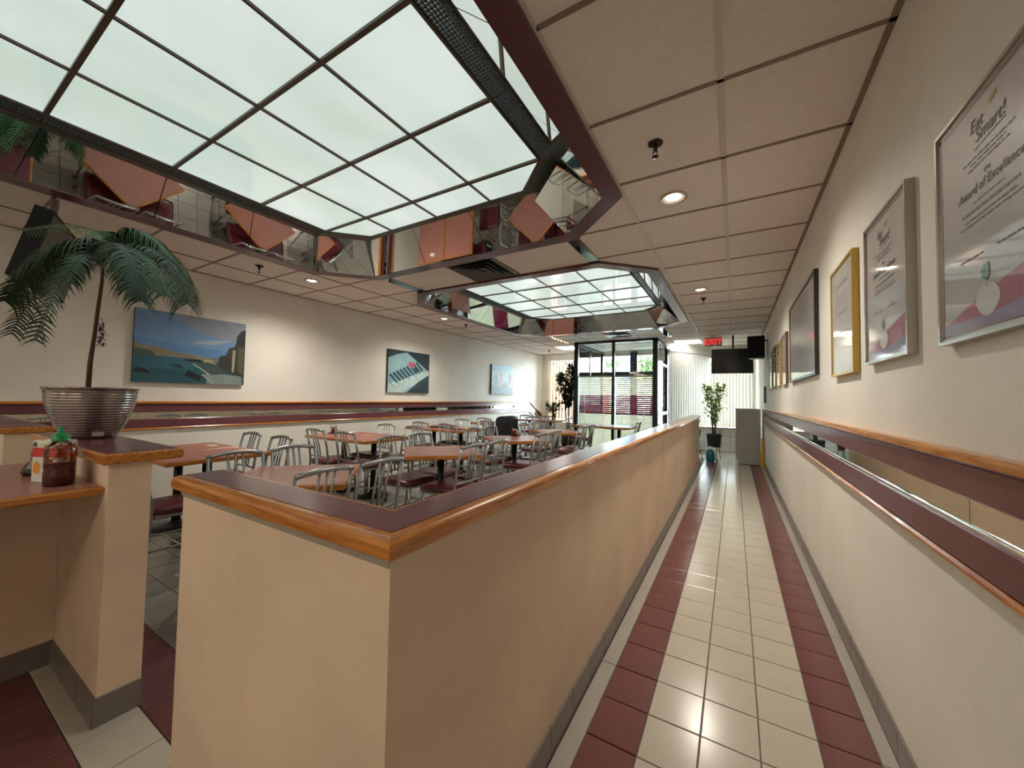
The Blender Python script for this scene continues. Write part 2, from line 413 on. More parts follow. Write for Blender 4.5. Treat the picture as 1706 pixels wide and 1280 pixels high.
    for v in joints:
        lo, hi = span(1, v); mb = MB().box((lo, v-.012, PZ-.014), (hi, v+.012, PZ+.003)); P(mb, 'divider_bar', barm)
    # egg-crate grilles on both long sides
    for (xa, xb) in ((-1.160, -1.065), (-3.73, -3.61)):
        mb = MB(); mb.box((xa, y0+.82, PZ+.010), (xb, y1-.80, PZ+.014)); hs = P(mb, 'grille_back', mat('grille_glow', (.55, .62, .60), .5, emit=.5))
        for j in range(len(gy)-1):
            ya, yb = max(gy[j], y0+.82), min(gy[j+1], y1-.80)
            if yb-ya < .05: continue
            mb = MB(); s_ = .019
            for q in range(int((xb-xa)/s_)+1): mb.box((xa+q*s_, ya, PZ-.006), (xa+q*s_+.006, yb, PZ+.01))
            q = ya
            while q < yb: mb.box((xa, q, PZ-.006), (xb, q+.006, PZ+.01)); q += s_
            o = P(mb, 'egg_crate_grille', greendk)
        mb = MB().box((xa-.012 if xa < -2 else xb, y0+.80, PZ-.01), (xa if xa < -2 else xb+.012, y1-.78, PZ+.01)); P(mb, 'grille_frame', barm)
    return root
light_box(O1, -.85, 3.10, 'nearest large octagonal light box with frosted panels and sloping mirrored rim', [.47-.61, .47, 1.08, 1.69, 2.30], 0)
light_box(O2, 3.75, 7.74, 'further octagonal light box with mirrored rim, beyond the square air vent', [4.46+.0, 5.07, 5.68, 6.29, 6.90], 0)
# ------------------------------------------------------------------ ceiling fittings
def downlight(x, y, label, w=LAMP_W):
    r = empty('downlight', (x, y, CZ)); tag(r, label, 'downlight', 'round recessed downlights')
    MB().lathe([(.088, .004), (.09, -.006), (.078, -.010), (.070, -.002), (.060, .03), (.055, .05)], n=28).build('trim_ring', mat('downlight_ring', (.55, .47, .38), .25, .8), r)
    MB().lathe([(.0, -.004), (.04, -.002), (.052, .006), (.056, .02)], n=24).build('lamp_lens', mat('lamp_glow', (1, .90, .72), .3, emit=6), r)
    spot((x, y, CZ-.02), w)
for x, y, l in ((-.365, 2.80, 'round downlight over the corridor, nearest the viewer'), (-.37, 5.32, 'round downlight over the corridor, the further one'),
                (-4.575, 2.76, 'round downlight near the left wall, above the diamond table side'), (-4.57, 5.27, 'round downlight near the left wall, further along beside the sprinkler')):
    downlight(x, y, l)
def sprinkler(x, y, label):
    r = empty('sprinkler', (x, y, CZ)); tag(r, label, 'sprinkler', 'pendent ceiling sprinklers'); dk = mat('bronze_sprinkler', (.045, .03, .022), .22, .8)
    MB().lathe([(.0, -.012), (.03, -.012), (.038, -.006), (.04, 0)], n=20).build('escutcheon', dk, r)
    MB().lathe([(.0, -.045), (.010, -.045), (.012, -.03), (.013, -.01)], n=12).build('sprinkler_body', dk, r)
    mb = MB(); mb.tube([(.010, 0, -.04), (.012, 0, -.055), (.003, 0, -.072)], .0025, 6); mb.tube([(-.010, 0, -.04), (-.012, 0, -.055), (-.003, 0, -.072)], .0025, 6); mb.build('sprinkler_frame', dk, r)
    MB().lathe([(0, -.078), (.016, -.078), (.018, -.074), (0, -.073)], n=14).build('deflector', dk, r)
for x, y, l in ((-.374, 2.15, 'dark ceiling sprinkler over the corridor, the nearest one'), (-.364, 5.78, 'dark ceiling sprinkler over the corridor, beyond the second downlight'),
                (-4.573, 2.15, 'dark ceiling sprinkler by the left wall above the harbour painting'), (-4.555, 5.9, 'dark ceiling sprinkler by the left wall beyond the second light box edge'),
                (-4.7, 10.1, 'small ceiling sprinkler near the far left corner')):
    sprinkler(x, y, l)
def vent(x, y, s, label):
    r = empty('ceiling_vent', (x, y, CZ)); tag(r, label, 'air vent', 'square air diffusers')
    gm = mat('vent_metal', (.13, .12, .11), .3, .5)
    MB().box((-s, -s, .0), (s, s, .006)).build('vent_back', mat('vent_dark', (.015, .014, .013), .6), r)
    crn = [(-1, -1), (1, -1), (1, 1), (-1, 1)]
    for k in range(4):
        o_ = s-.068*k; i_ = o_-.052; z0, z1 = -.034+.004*k, -.006
        if k == 0: i_ = o_-.03; z0, z1 = -.006, -.008
        for q in range(4):
            c0, c1 = crn[q], crn[(q+1) % 4]; mb = MB()
            P_ = [(c0[0]*o_, c0[1]*o_, z0), (c1[0]*o_, c1[1]*o_, z0), (c1[0]*i_, c1[1]*i_, z1), (c0[0]*i_, c0[1]*i_, z1)]
            mb.add(P_+[(a, b, c+.004) for a, b, c in P_], [(3,2,1,0), (4,5,6,7), (0,1,5,4), (1,2,6,5), (2,3,7,6), (3,0,4,7)])
            mb.build('vent_louvre', gm, r)
vent(-2.428, 3.42, .303, 'square louvred air vent between the two light boxes')
vent(-2.185, 8.26, .298, 'square louvred air vent in front of the glass vestibule')
def troffer(x0, x1, y0, y1, label, e, grp='flat rectangular ceiling light panels'):
    r = empty('ceiling_panel_light', ((x0+x1)/2, (y0+y1)/2, CZ)); tag(r, label, 'ceiling light', grp); w, d = (x1-x0)/2, (y1-y0)/2
    MB().prof([(-w, -d), (w, -d), (w, d), (-w, d)], [(0, .002), (0, .006)]).build('lens', mat('troffer_glow_%g' % e, (1, .90, .76) if e < 2 else (1, .98, .92), .4, emit=e), r)
    mb = MB(); t = .025
    for a, b in (((-w, -d), (w, -d+t)), ((-w, d-t), (w, d)), ((-w, -d), (-w+t, d)), ((w-t, -d), (w, d))): mb.box((*a, -.004), (*b, .004))
    mb.build('lens_frame', white, r)
troffer(-4.3, -3.74, 9.6, 10.3, 'bright flat light panel in the ceiling left of the glass vestibule', 2.4)
troffer(-1.25, -.68, 9.7, 10.3, 'bright flat light panel in the ceiling right of the glass vestibule', 2.4)
for i, (x, y) in enumerate(((-.6, -2.2), (-2.6, -2.4), (-4.6, -2.2), (-.6, -4.0), (-2.6, -4.0), (-4.6, -4.0))):  # unseen fill panels, added to brighten the room from behind
    troffer(x-.3, x+.3, y-.6, y+.6, 'unseen fill light panel added behind the viewer, %s one of the %s row' % (('right', 'middle', 'left')[i % 3], ('nearer', 'farther')[i//3]), FILL_E)
# ================================================================== BASEBOARDS
def baseboard(x, sgn, name, y0=.65, y1=9.4):
    b = struct(name, MB().box((min(x, x+sgn*.004), y0, 0), (max(x, x+sgn*.004), y1, .102)), grout)
    y = y0; pr = None
    while y < y1-.05:
        yy = min(y+TY, y1)
        if pr is None:
            mb = MB(); xa, xb = sorted((x, x+sgn*.010)); mb.box((xa-x, .002, .001), (xb-x, TY-.002, .104)); pr = mb.build('base_tile', grey_t, b, (x, y, 0))
        else: inst(pr, b, (x, y, 0))
        y += TY
baseboard(WR, -1, 'baseboard_right', .65, 9.1)
# ================================================================== WALL RAILS
def rail(x, sgn, name, y0, y1, seams):
    # sgn: direction out of the wall
    def bx(y0_, y1_, za, zb, d, r=.0): 
        xa, xb = sorted((x, x+sgn*d)); return (xa, y0_, H+za), (xb, y1_, H+zb)
    b = struct(name, MB().box(*bx(y0, y1, -.425, -.115, .006)), burgm)
    def pr(za, zb, d, nm, m):
        pr_ = [(0, za), (d*.7, za), (d, za+.006), (d, zb-.008), (d*.8, zb), (0, zb)]
        mb = MB(); n = len(pr_); vs = [(x+sgn*a, yy, H+z) for yy in (y0, y1) for a, z in pr_]
        fs = [(i, (i+1) % n, n+(i+1) % n, n+i) for i in range(n)]+[tuple(range(n)), tuple(range(2*n-1, n-1, -1))]
        mb.add(vs, fs); return mb.build(nm, m, b)
    pr(-.142, -.114, .045, 'oak_nosing', oakm_y)
    pr(-.232, -.142, .024, 'laminate_band', burgm)
    pr(-.400, -.303, .024, 'laminate_band', burgm)
    pr(-.424, -.400, .028, 'oak_nosing', oakm_y)
    pr(-.303, -.298, .020, 'steel_bead', chrome)
    ss = [y0]+seams+[y1]
    for i in range(len(ss)-1):
        MB().box(*bx(ss[i]+.0015, ss[i+1]-.0015, -.30, -.230, .012)).build('mirror_strip', mirr, b)
    return b
rail(WR, -1, 'trim_4', -1.2, 8.9, [-.95+2.36*k*.5 for k in range(1, 9)])
rail(WL, 1, 'trim_5', -1.2, 10.4, [.25, 1.46, 2.7, 3.95, 5.2, 6.45, 7.7, 8.95])
# sloping end of the left rail
mb = MB()
def ramp(za, zb, d):
    y0, y1, dz = 10.4, 11.25, -.42
    vs = []
    for (yy, o) in ((y0, 0), (y1, dz)): vs += [(WL, yy, H+za+o), (WL+d, yy, H+za+o), (WL+d, yy, H+zb+o), (WL, yy, H+zb+o)]
    return MB().add(vs, [(0,1,5,4),(1,2,6,5),(2,3,7,6),(3,0,4,7),(3,2,1,0),(4,5,6,7)])
rp = tag(ramp(-.425, -.114, .012).build('trim_6', burgm), kind='structure')
ramp(-.142, -.112, .045).build('oak_nosing', oakm_y, rp); ramp(-.426, -.40, .03).build('oak_nosing', oakm_y, rp); ramp(-.30, -.232, .02).build('mirror_strip', mirr, rp)
# ================================================================== HALF WALL (L-shaped, with oak-edged burgundy cap)
hw = empty('half_wall', (-.665, .62, 0)); tag(hw, 'long L-shaped cream half wall with oak-edged burgundy cap beside the corridor', 'half wall')
def PW(mb, name, m, root, kind=None):
    L = root.location; mb.v = [(v[0]-L.x, v[1]-L.y, v[2]-L.z) for v in mb.v]; o = mb.build(name, m, root)
    if kind: o['kind'] = kind
    return o
CAPZ = H-.275
xo, yo, xi, yi, xe, yend = -.584, .533, -.70, .645, -1.552, 8.10
body = [(xe, yo), (xo, yo), (xo, yend), (xi, yend), (xi, yi), (xe, yi)]
b_ = PW(MB().prof(body, [(0, 0), (0, CAPZ-.043)]), 'wall_body', halfm, hw)
cap = [(-1.578, .508), (-.560, .508), (-.560, 8.12), (-.724, 8.12), (-.724, .664), (-1.578, .664)]
def bull(z0, z1, r): return [(r*.6, z0), (0, z0+r*.5), (0, z1-r), (r*.1, z1-r*.6), (r*.32, z1-r*.3), (r*.65, z1-r*.1), (r, z1)]
PW(MB().prof(cap, bull(CAPZ-.046, CAPZ, .016)), 'oak_edging', [oakm_y, oakm_x], hw)
for p_ in hw.children[-1].data.polygons if False else [q for c_ in hw.children if c_.name.startswith('oak_edging') for q in c_.data.polygons]:
    if p_.index < 36 and p_.index % 6 in (0, 4): p_.material_index = 1
lam = [(-1.560, .508+.032), (-.560-.032, .508+.032), (-.560-.032, 8.10), (-.724+.024, 8.10), (-.724+.024, .664-.024), (-1.560, .664-.024)]
PW(MB().prof(lam, [(0, CAPZ-.004), (0, CAPZ+.0015)]), 'laminate_top', burgm, hw)
# dark strip under the cap, its colour painted as the cap's shadow line
PW(MB().prof([(xe+.001, yo-.003), (xo-.002, yo-.003), (xo-.002, yo+.004), (xe+.001, yo+.004)], [(0, CAPZ-.066), (0, CAPZ-.044)]), 'shadow_strip', mat('painted_shadow', (.34, .29, .22), .6), hw)
pr = None; y = .65
while y < yend-.2:
    if pr is None: pr = MB().box((0, .002, .001), (.010, TY-.002, .104)).build('base_tile', grey_t, hw, (xo+.665, y-.62, 0))
    else: inst(pr, hw, (xo+.665, y-.62, 0))
    y += TY
x = xe
while x < xo-.1:
    PW(MB().box((x+.002, yo-.010, .001), (x+TY-.002, yo, .104)), 'base_tile', grey_t, hw); x += TY
for k in range(3): PW(MB().box((xe-.01, yo+.002+k*.0425, .001), (xe, yo+.0405+k*.0425, .104)), 'base_tile', grey_t, hw) if k == 0 else None
# ================================================================== SERVERY PARTITION WITH PILLAR END
pt = empty('partition', (-2.5, .55, 0)); tag(pt, 'short cream partition with oak-edged burgundy cap that carries the silver pot', 'partition')
PZT = H-.250
pw = [(-3.35, .49), (-2.13, .49), (-2.13, .62), (-3.35, .62)]
PW(MB().prof(pw, [(0, 0), (0, PZT-.04)]), 'wall_body', halfm, pt)
pcap = [(-3.37, .462), (-2.100, .462), (-2.100, .715), (-3.37, .715)]
PW(MB().prof(pcap, bull(PZT-.042, PZT, .010)), 'oak_edging', oakm_x, pt)
PW(MB().prof(inset(pcap, .016), [(0, PZT-.004), (0, PZT+.0015)]), 'laminate_top', burgm, pt)
for a in ((-2.80, -2.58), (-2.578, -2.358), (-2.356, -2.122)): PW(MB().box((a[0], .480, .001), (a[1]-.002, .49, .108)), 'base_tile', grey_t, pt)
PW(MB().box((-2.13, .482, .001), (-2.119, .622, .108)), 'base_tile', grey_t, pt)
# low wall under the counter (runs towards the viewer)
lwz = empty('counter_wall', (-2.87, -.4, 0)); tag(lwz, 'low cream wall under the salmon counter at the left edge', 'low wall')
PW(MB().box((-2.95, -1.6, 0), (-2.80, .489, .885)), 'wall_body', halfm, lwz)
y = .489
while y > -1.4:
    PW(MB().box((-2.80, y-TY+.002, .001), (-2.79, y-.001, .108)), 'base_tile', grey_t, lwz); y -= TY
ct = empty('counter_top', (-2.6, -.4, .9)); tag(ct, 'salmon laminate counter with oak front edge in the left foreground', 'counter')
cp = [(-3.15, -1.6), (-2.165, -1.6), (-2.165, .4885), (-3.15, .4885)]
PW(MB().prof(cp, bull(H-.416, H-.384, .010)), 'oak_edging', oakm_y, ct)
PW(MB().prof(inset(cp, .012), [(0, H-.388), (0, H-.3825)]), 'laminate_top', tabm, ct)
PW(MB().box((-2.50, .4875, H-.60), (-2.46, .4895, H-.42)), 'wall_bracket', mat('bracket_dark', (.07, .04, .03), .5), ct) if False else None
# far left partition end
fp = empty('partition', (-5.0, .55, 0)); tag(fp, 'cream partition stub with oak-edged cap against the left wall behind the silver pot', 'partition')
PW(MB().box((-5.49, .49, 0), (-4.43, .68, H-.32)), 'wall_body', halfm, fp)
pc2 = [(-5.49, .465), (-4.40, .465), (-4.40, .71), (-5.49, .71)]
PW(MB().prof(pc2, bull(H-.322, H-.28, .010)), 'oak_edging', oakm_x, fp)
PW(MB().prof(inset(pc2, .018), [(0, H-.284), (0, H-.2785)]), 'laminate_top', burgm, fp)
# ================================================================== CHAIRS
def make_chair():
    r = empty('dining_chair')
    w, wt = .182, .172
    sd = MB()
    # cushion: domed square
    n = 6; grid = []
    for prof_z, ins in ((.435, .012), (.445, 0), (.470, 0), (.484, .014), (.490, .05)):
        pts = inset([(-.195, -.185), (.195, -.185), (.205, .205), (-.205, .205)], ins); q = []
        for i in range(4):
            a, b, c = Vector(pts[i-1]), Vector(pts[i]), Vector(pts[(i+1) % 4]); rr = .05
            p0 = b+(a-b).normalized()*rr; p1 = b+(c-b).normalized()*rr
            q += [tuple(p0), tuple((p0+p1)/2*.35+b*.65-(p0+p1-2*b)/2*.0), tuple(p1)]
        grid.append((q, prof_z))
    m = len(grid[0][0]); vs = [(x, y, z) for q, z in grid for x, y in q]
    fs = [(k*m+i, k*m+(i+1) % m, (k+1)*m+(i+1) % m, (k+1)*m+i) for k in range(len(grid)-1) for i in range(m)]
    sd.add(vs, fs, True); sd.add([vs[(len(grid)-1)*m+i] for i in range(m)]+[(0, 0, .497)], [(i, (i+1) % m, m) for i in range(m)], True)
    sd.add([vs[i] for i in range(m)], [tuple(reversed(range(m)))])
    sd.build('seat', vinyl, r)
    mb = MB()
    for a, b in (((-w, -.17), (w, -.17)), ((w, -.17), (w, .185)), ((w, .185), (-w, .185)), ((-w, .185), (-w, -.17))):
        mb.tube([(*a, .422), (*b, .422)], .012, 6)
    mb.build('seat_frame', metalm, r)
    for s_ in (-1, 1):
        mb = MB(); mb.tube([(s_*w, -.24, .02), (s_*w, -.195, .40), (s_*w, -.19, .48), (s_*(w-.003), -.215, .66), (s_*wt, -.255, .845)], .0125, 8)
        lg = mb.build('rear_leg', metalm, r); MB().lathe([(0, 0), (.016, 0), (.017, .02), (.014, .03)], (s_*w, -.24, 0), 8).build('foot_cap', blackm, lg)
        mb = MB(); mb.tube([(s_*(w+.006), .205, .02), (s_*w, .185, .42)], .0125, 8)
        lg = mb.build('front_leg', metalm, r); MB().lathe([(0, 0), (.016, 0), (.017, .02), (.014, .03)], (s_*(w+.006), .205, 0), 8).build('foot_cap', blackm, lg)
        mb = MB(); mb.tube([(s_*(w+.003), .195, .20), (s_*w, -.215, .20)], .008, 6); mb.build('side_stretcher', metalm, r)
    mb = MB(); pts = []
    for i in range(9):
        t = i/8*2-1; pts.append((wt*1.02*t, -.257-.028*(1-t*t), .846+.022*(1-t*t)))
    mb.tube(pts, .0155, 8); mb.build('top_rail', metalm, r)
    mb = MB(); mb.tube([(-w, -.196, .53), (-.06, -.204, .53), (.06, -.204, .53), (w, -.196, .53)], .009, 6); mb.build('lower_rail', metalm, r)
    for k in (-1, 0, 1):
        mb = MB(); mb.tube([(k*.046, -.204, .53), (k*.046, -.225, .66), (k*.048, -.278, .855)], .0085, 6); mb.build('spindle', metalm, r)
    mb = MB(); mb.tube([(-w, -.02, .20), (w, -.02, .20)], .008, 6); mb.build('cross_stretcher', metalm, r)
    return r
chair0 = make_chair(); used = [False]
GRP = 'silver metal dining chairs with burgundy seats'
def chair(xb, yb, rz, label):
    # xb,yb: middle of the top of the back
    c = chair0 if not used[0] else copy_tree(chair0); used[0] = True
    c.rotation_euler = (0, 0, rz); off = Matrix.Rotation(rz, 3, 'Z') @ Vector((0, -.27, 0))
    c.location = (xb-off.x, yb-off.y, 0); tag(c, label, 'chair', GRP); return c
ordn = ['nearest', 'second', 'third', 'fourth']
tcy = [1.50, 2.97, 4.45, 5.90]; pair = [1.56, 3.0, 4.42, 5.86]
for k in range(4):
    for s_, q in ((-.20, 'nearer'), (.215, 'further')):
        chair(-3.11, pair[k]+s_, -pi/2, 'silver chair left of the %s diamond-set table, %s of its pair' % (ordn[k], q))
        chair(-2.03, pair[k]+s_, pi/2, 'silver chair on corridor side of the %s diamond-set table, %s of its pair' % (ordn[k], q))
rows = [1.56, 3.37, 5.19, 7.02, 8.85]
rown = ['nearest', 'second', 'third', 'fourth', 'fifth']
for k, c in enumerate(rows):
    for x, q in ((-4.45, 'wall'), (-3.88, 'aisle')):
        if k not in (0,) : chair(x, c-.585, 0, 'slat-back chair, near side of %s table pair along left wall, %s seat' % (rown[k], q))
        if k < 4: chair(x, c+.545, pi, 'slat-back chair, far side of %s table pair along left wall, %s seat' % (rown[k], q))
chair(-3.62, .93, 0, 'silver chair with burgundy seat seen through the gap beside the pillar')
chair(-3.17, 7.88, -pi/2, 'silver slat-back chair at the left end of the table in front of the blinds')
chair(-1.62, 7.75, pi/2, 'silver slat-back chair at the right end of the table in front of the blinds')
# ================================================================== TABLES
def make_table(w, d, name='dining_table'):
    r = empty(name); p = [(-w/2, -d/2), (w/2, -d/2), (w/2, d/2), (-w/2, d/2)]
    MB().prof(p, [(.006, .712), (0, .718), (0, .744), (.006, .749)]).build('edge_band', tedge, r)
    MB().prof(inset(p, .014), [(0, .745), (0, .7505)]).build('table_top', tabm, r)
    MB().prof(inset(p, .08), [(0, .700), (0, .713)]).build('underside_board', mat('table_underside', (.16, .12, .09), .7), r)
    MB().tube([(0, 0, .03), (0, 0, .70)], .035, 14).build('pedestal', blackmetal, r)
    MB().lathe([(0, 0), (.21, 0), (.215, .012), (.12, .03), (.05, .045), (.04, .06)], n=24).build('base', blackmetal, r)
    return r
td = make_table(.72, .72); first = True
for k, y in enumerate(tcy):
    t = td if k == 0 else copy_tree(td); t.location = (-2.57, y, 0); t.rotation_euler = (0, 0, pi/4)
    tag(t, 'salmon-topped square table set diamond-wise beside the half wall, %s of the diagonal row' % ordn[k], 'table', 'diamond-set dining tables')
tr = make_table(.60, .76); k0 = 0
for k, c in enumerate(rows):
    for x, q in ((-4.66, 'against the left wall'), (-4.05, 'on the aisle side')):
        t = tr if k0 == 0 else copy_tree(tr); k0 += 1; t.location = (x, c-.01, 0)
        tag(t, 'salmon-topped rectangular table %s in the %s pair from the viewer' % (q, rown[k]), 'table', 'paired tables along the left wall')
for x, q in ((-2.66, 'left'), (-2.05, 'right')):
    t = copy_tree(tr); t.location = (x, 7.86, 0); tag(t, 'salmon-topped table in front of the vestibule blinds, %s of two' % q, 'table', 'tables before the vestibule blinds')
# things on the tables
def slab(name, label, cat, x, y, z, w, d, h, rz, m, grp=None):
    o = MB().rbox((-w/2, -d/2, 0), (w/2, d/2, h), min(.002, h/3)).build(name, m); o.location = (x, y, z); o.rotation_euler = (0, 0, rz); tag(o, label, cat, grp); return o
T = .7507
slab('paper_slip', 'small white paper slip on the nearest left-wall table pair', 'paper', -4.62, 1.80, T, .10, .06, .003, .3, white)
slab('paper_slip', 'white paper card on the second left-wall table pair, seen in the mirror', 'paper', -4.82, 3.62, T, .09, .11, .003, 0, white)
slab('menu_folder', 'dark menu folder lying on the third left-wall table pair', 'menu', -4.45, 5.10, T, .36, .26, .02, .2, blackm)
slab('menu_folder', 'second dark menu folder beside the first on the third left-wall table pair', 'menu', -4.02, 5.0, T, .30, .22, .012, -.1, blackm)
slab('place_mat', 'yellow sheet of paper on the third left-wall table pair', 'paper', -3.95, 5.32, T, .30, .21, .003, .1, mat('yellow_paper', (.75, .5, .08), .7))
slab('cardboard_box', 'pale grey box standing under the fifth left-wall table pair', 'box', -3.95, 8.45, 0, .36, .2, .62, 0, mat('pale_grey_card', (.62, .65, .68), .6))
slab('laptop_bag', 'dark grey flat bag on the chair of the fourth left-wall table', 'bag', -4.45, 6.66, .498, .30, .10, .28, 0, mat('grey_fabric', (.10, .10, .085), .9))
def caddy(x, y, label):
    r = empty('condiment_caddy', (x, y, T)); tag(r, label, 'caddy')
    mb = MB(); mb.rbox((-.07, -.04, 0), (.07, .04, .012), .003); mb.tube([(-.06, 0, .01), (-.06, 0, .12), (.06, 0, .12), (.06, 0, .01)], .004, 6); mb.build('caddy_frame', blackmetal, r)
    for i, m in enumerate((mat('sauce_red', (.4, .04, .02), .2), mat('pepper_glass', (.12, .10, .09), .2), mat('salt_glass', (.7, .7, .7), .2))):
        b = MB().lathe([(0, .012), (.018, .012), (.018, .07), (.012, .085), (0, .085)], (-.04+.04*i, .018, 0), 12).build('shaker', m, r)
        MB().lathe([(.013, .083), (.013, .098), (0, .10)], (-.04+.04*i, .018, 0), 12).build('shaker_lid', chrome, b)
caddy(-4.85, 3.32, 'small dark condiment caddy on the second left-wall table pair')
caddy(-2.72, 4.72, 'small condiment caddy with shakers on the third diamond table')
# black jacket over a chair back
mb = MB(); NX, NZ = 14, 12; vs = []; random.seed(2)
for j in range(NZ+1):
    for i in range(NX+1):
        u = i/NX*2-1; v = j/NZ; wd = .235 + .03*v
        x = u*wd; z = .93-.50*v-.05*abs(u)**3; yb = -.045-.035*sin(min(1, v*3)*pi/2)-.02*cos(u*7+v*3)*v
        vs.append((x, yb-.02*(1-u*u), z))
off = len(vs)
for j in range(NZ+1):
    for i in range(NX+1):
        u = i/NX*2-1; v = j/NZ; x, y_, z = vs[j*(NX+1)+i]; vs.append((x*.97, .028-.0*v+.008*sin(u*5), z-.003 if v < .6 else z))
fs = []
for j in range(NZ):
    for i in range(NX):
        a = j*(NX+1)+i; fs.append((a, a+1, a+NX+2, a+NX+1)); fs.append((off+a+NX+1, off+a+NX+2, off+a+1, off+a))
for i in range(NX): fs.append((i+1, i, off+i, off+i+1))
for j in range(NZ):
    a = j*(NX+1); b = a+NX+1; fs.append((a, b, off+b, off+a)); fs.append((a+NX, off+a+NX, off+b+NX, b+NX))
jk = MB().add(vs, fs, True).build('jacket', mat('black_cloth', (.008, .008, .011), .85, bump=.4, bscale=25)); jk.location = (-3.88, 7.02-.585+.0, 0)
tag(jk, 'black jacket draped over a chair back at the fourth left-wall table pair', 'jacket')
# ================================================================== PAINTINGS (left wall)
def canvas(name, label, y0, y1, z0, z1, shapes, edge=(.02, .04, .06)):
    cx = WL; r = empty(name, (WL+.002, (y0+y1)/2, (z0+z1)/2)); tag(r, label, 'painting')
    w, h = (y1-y0), (z1-z0)
    MB().box((0, -w/2, -h/2), (.035, w/2, h/2)).build('canvas_edge', mat(name+'_edge', edge, .7), r)
    mb = MB(); ms = []
    for i, (col, poly) in enumerate(shapes):
        m = mat('%s_paint_%d' % (name, i), col, .45, noise=.22, nscale=9); ms.append(m); mb.mi = i
        # outline in 0..1, x to the right seen from the room (growing y), y up
        mb.add([(.0352+.00012*i, -w/2+px*w, -h/2+pz*h) for px, pz in poly], [tuple(range(len(poly)))])
    mb.build('painted_picture', ms, r)
def R4(a, b, c, d): return [(a, b), (c, b), (c, d), (a, d)]
canvas('harbour_painting', 'wide canvas of a blue harbour and sky, partly behind the palm', 1.39, 2.44, H+.095, H+.885, [
    ((.16, .30, .52), R4(0, 0, 1, 1)), ((.24, .28, .36), [(.3, 1), (1, 1), (1, .62), (.75, .7), (.5, .78)]), ((.33, .42, .50), [(.45, .60), (.62, .66), (.85, .70), (.7, .60)]),
    ((.11, .25, .50), [(0, .42), (.6, .42), (.95, .42), (.8, .52), (.4, .55), (0, .62)]),
    ((.02, .10, .13), R4(0, 0, 1, .40)), ((.03, .13, .18), [(0, .2), (.5, .18), (.55, .38), (0, .4)]), ((.25, .22, .15), [(0, .37), (.4, .37), (.75, .34), (.75, .38), (.35, .44), (.18, .50), (.05, .51), (0, .55)]),
    ((.07, .11, .10), [(0, .36), (.18, .36), (.14, .44), (0, .46)]), ((.40, .36, .22), [(.58, .33), (.72, .30), (.66, .37), (.59, .38)]),
    ((.012, .02, .022), [(0, .14), (.14, .12), (.1, .18), (.03, .20)]), ((.012, .02, .03), [(.28, .25), (.42, .21), (.36, .27)]), ((.012, .018, .026), [(.42, .12), (.55, .04), (.58, .1), (.45, .2)]), ((.012, .02, .026), [(.41, .33), (.58, .32), (.55, .36), (.44, .36)]),
    ((.05, .09, .09), [(.6, .0), (1, 0), (1, .16), (.85, .25), (.62, .33), (.52, .3), (.64, .14)]), ((.22, .28, .27), [(.62, .0), (.98, .0), (.97, .14), (.78, .16), (.62, .13)]), ((.40, .42, .38), [(.50, .30), (.66, .14), (.60, .13), (.70, .0), (.68, .0), (.57, .14), (.63, .15), (.48, .29)]),
    ((.035, .04, .035), [(.72, .30), (.78, .22), (1, .12), (1, .82), (.97, .86), (.92, .78), (.90, .66), (.88, .60), (.83, .58), (.80, .46), (.74, .44)]),
    ((.012, .022, .026), [(.90, .63), (.91, .78), (.955, .88), (1, .90), (1, .66)]), ((.36, .33, .24), [(.865, .2), (.89, .2), (.90, .55), (.87, .56)]), ((.10, .09, .055), [(.93, .2), (.99, .16), (.99, .6), (.93, .6)])])
keys = [((.010, .030, .045), R4(0, 0, 1, 1)), ((.26, .45, .47), [(0, .08), (.25, 0), (.42, 0), (.98, .5), (.98, .56), (.42, .97), (.2, .90), (0, .80)]),
        ((.50, .66, .66), [(0, .0), (.34, .0), (1, .47), (.97, .58), (.0, .20)])]
for i in range(9):
    a = i*.095; keys.append(((.02, .07, .10), [(.02+a*.8, .42+a*.45-.02), (.06+a*.8, .46+a*.45-.02), (.25+a*.8-.02, .26+a*.42), (.21+a*.8-.02, .22+a*.42)]))
for i in range(7):
    a = i*.12; keys.append(((.12, .25, .27), [(.05+a, .02+a*.62), (.06+a, .02+a*.62), (-.10+a+.02 if a > .1 else 0, .20+a*.5), (-.11+a+.01 if a > .1 else 0, .19+a*.5)]))
keys += [((.50, .10, .16), [(.44, .66), (.52, .60), (.60, .66), (.60, .74), (.50, .76)]), ((.02, .05, .06), [(.60, .58), (.68, .52), (.72, .60), (.64, .66)]),
         ((.08, .14, .17), [(.46, .0), (.48, .0), (1, .40), (1, .42)])]
keys = [(c, [(max(0, min(1, a)), max(0, min(1, b))) for a, b in p]) for c, p in keys]
canvas('keyboard_painting', 'square blue-toned canvas of piano keys and a rose on the left wall', 4.79, 5.87, H+.055, H+.86, keys)
canvas('towers_painting', 'small canvas of pink towers over a canal, nearest the far corner', 8.22, 9.32, H+.075, H+.87, [
    ((.20, .36, .50), R4(0, 0, 1, 1)), ((.30, .42, .46), [(0, .55), (1, .5), (1, .75), (.5, .85), (0, .75)]), ((.05, .12, .17), R4(0, 0, 1, .34)), ((.04, .12, .22), [(.4, .05), (.8, .1), (.7, .25), (.45, .22)]),
    ((.09, .13, .17), [(.08, .30), (.28, .30), (.28, .62), (.18, .70), (.08, .62)]), ((.45, .22, .18), [(.36, .28), (.48, .28), (.47, .68), (.42, .78), (.37, .68)]),
    ((.12, .12, .14), [(.75, .30), (.92, .28), (.88, .70), (.80, .76)]), ((.30, .24, .16), [(.80, .30), (1, .2), (1, .8), (.92, .6)]), ((.04, .11, .07), [(.5, .26), (.72, .26), (.66, .4), (.55, .42)]), ((.33, .32, .24), [(0, .30), (.4, .28), (.4, .33), (0, .35)])])
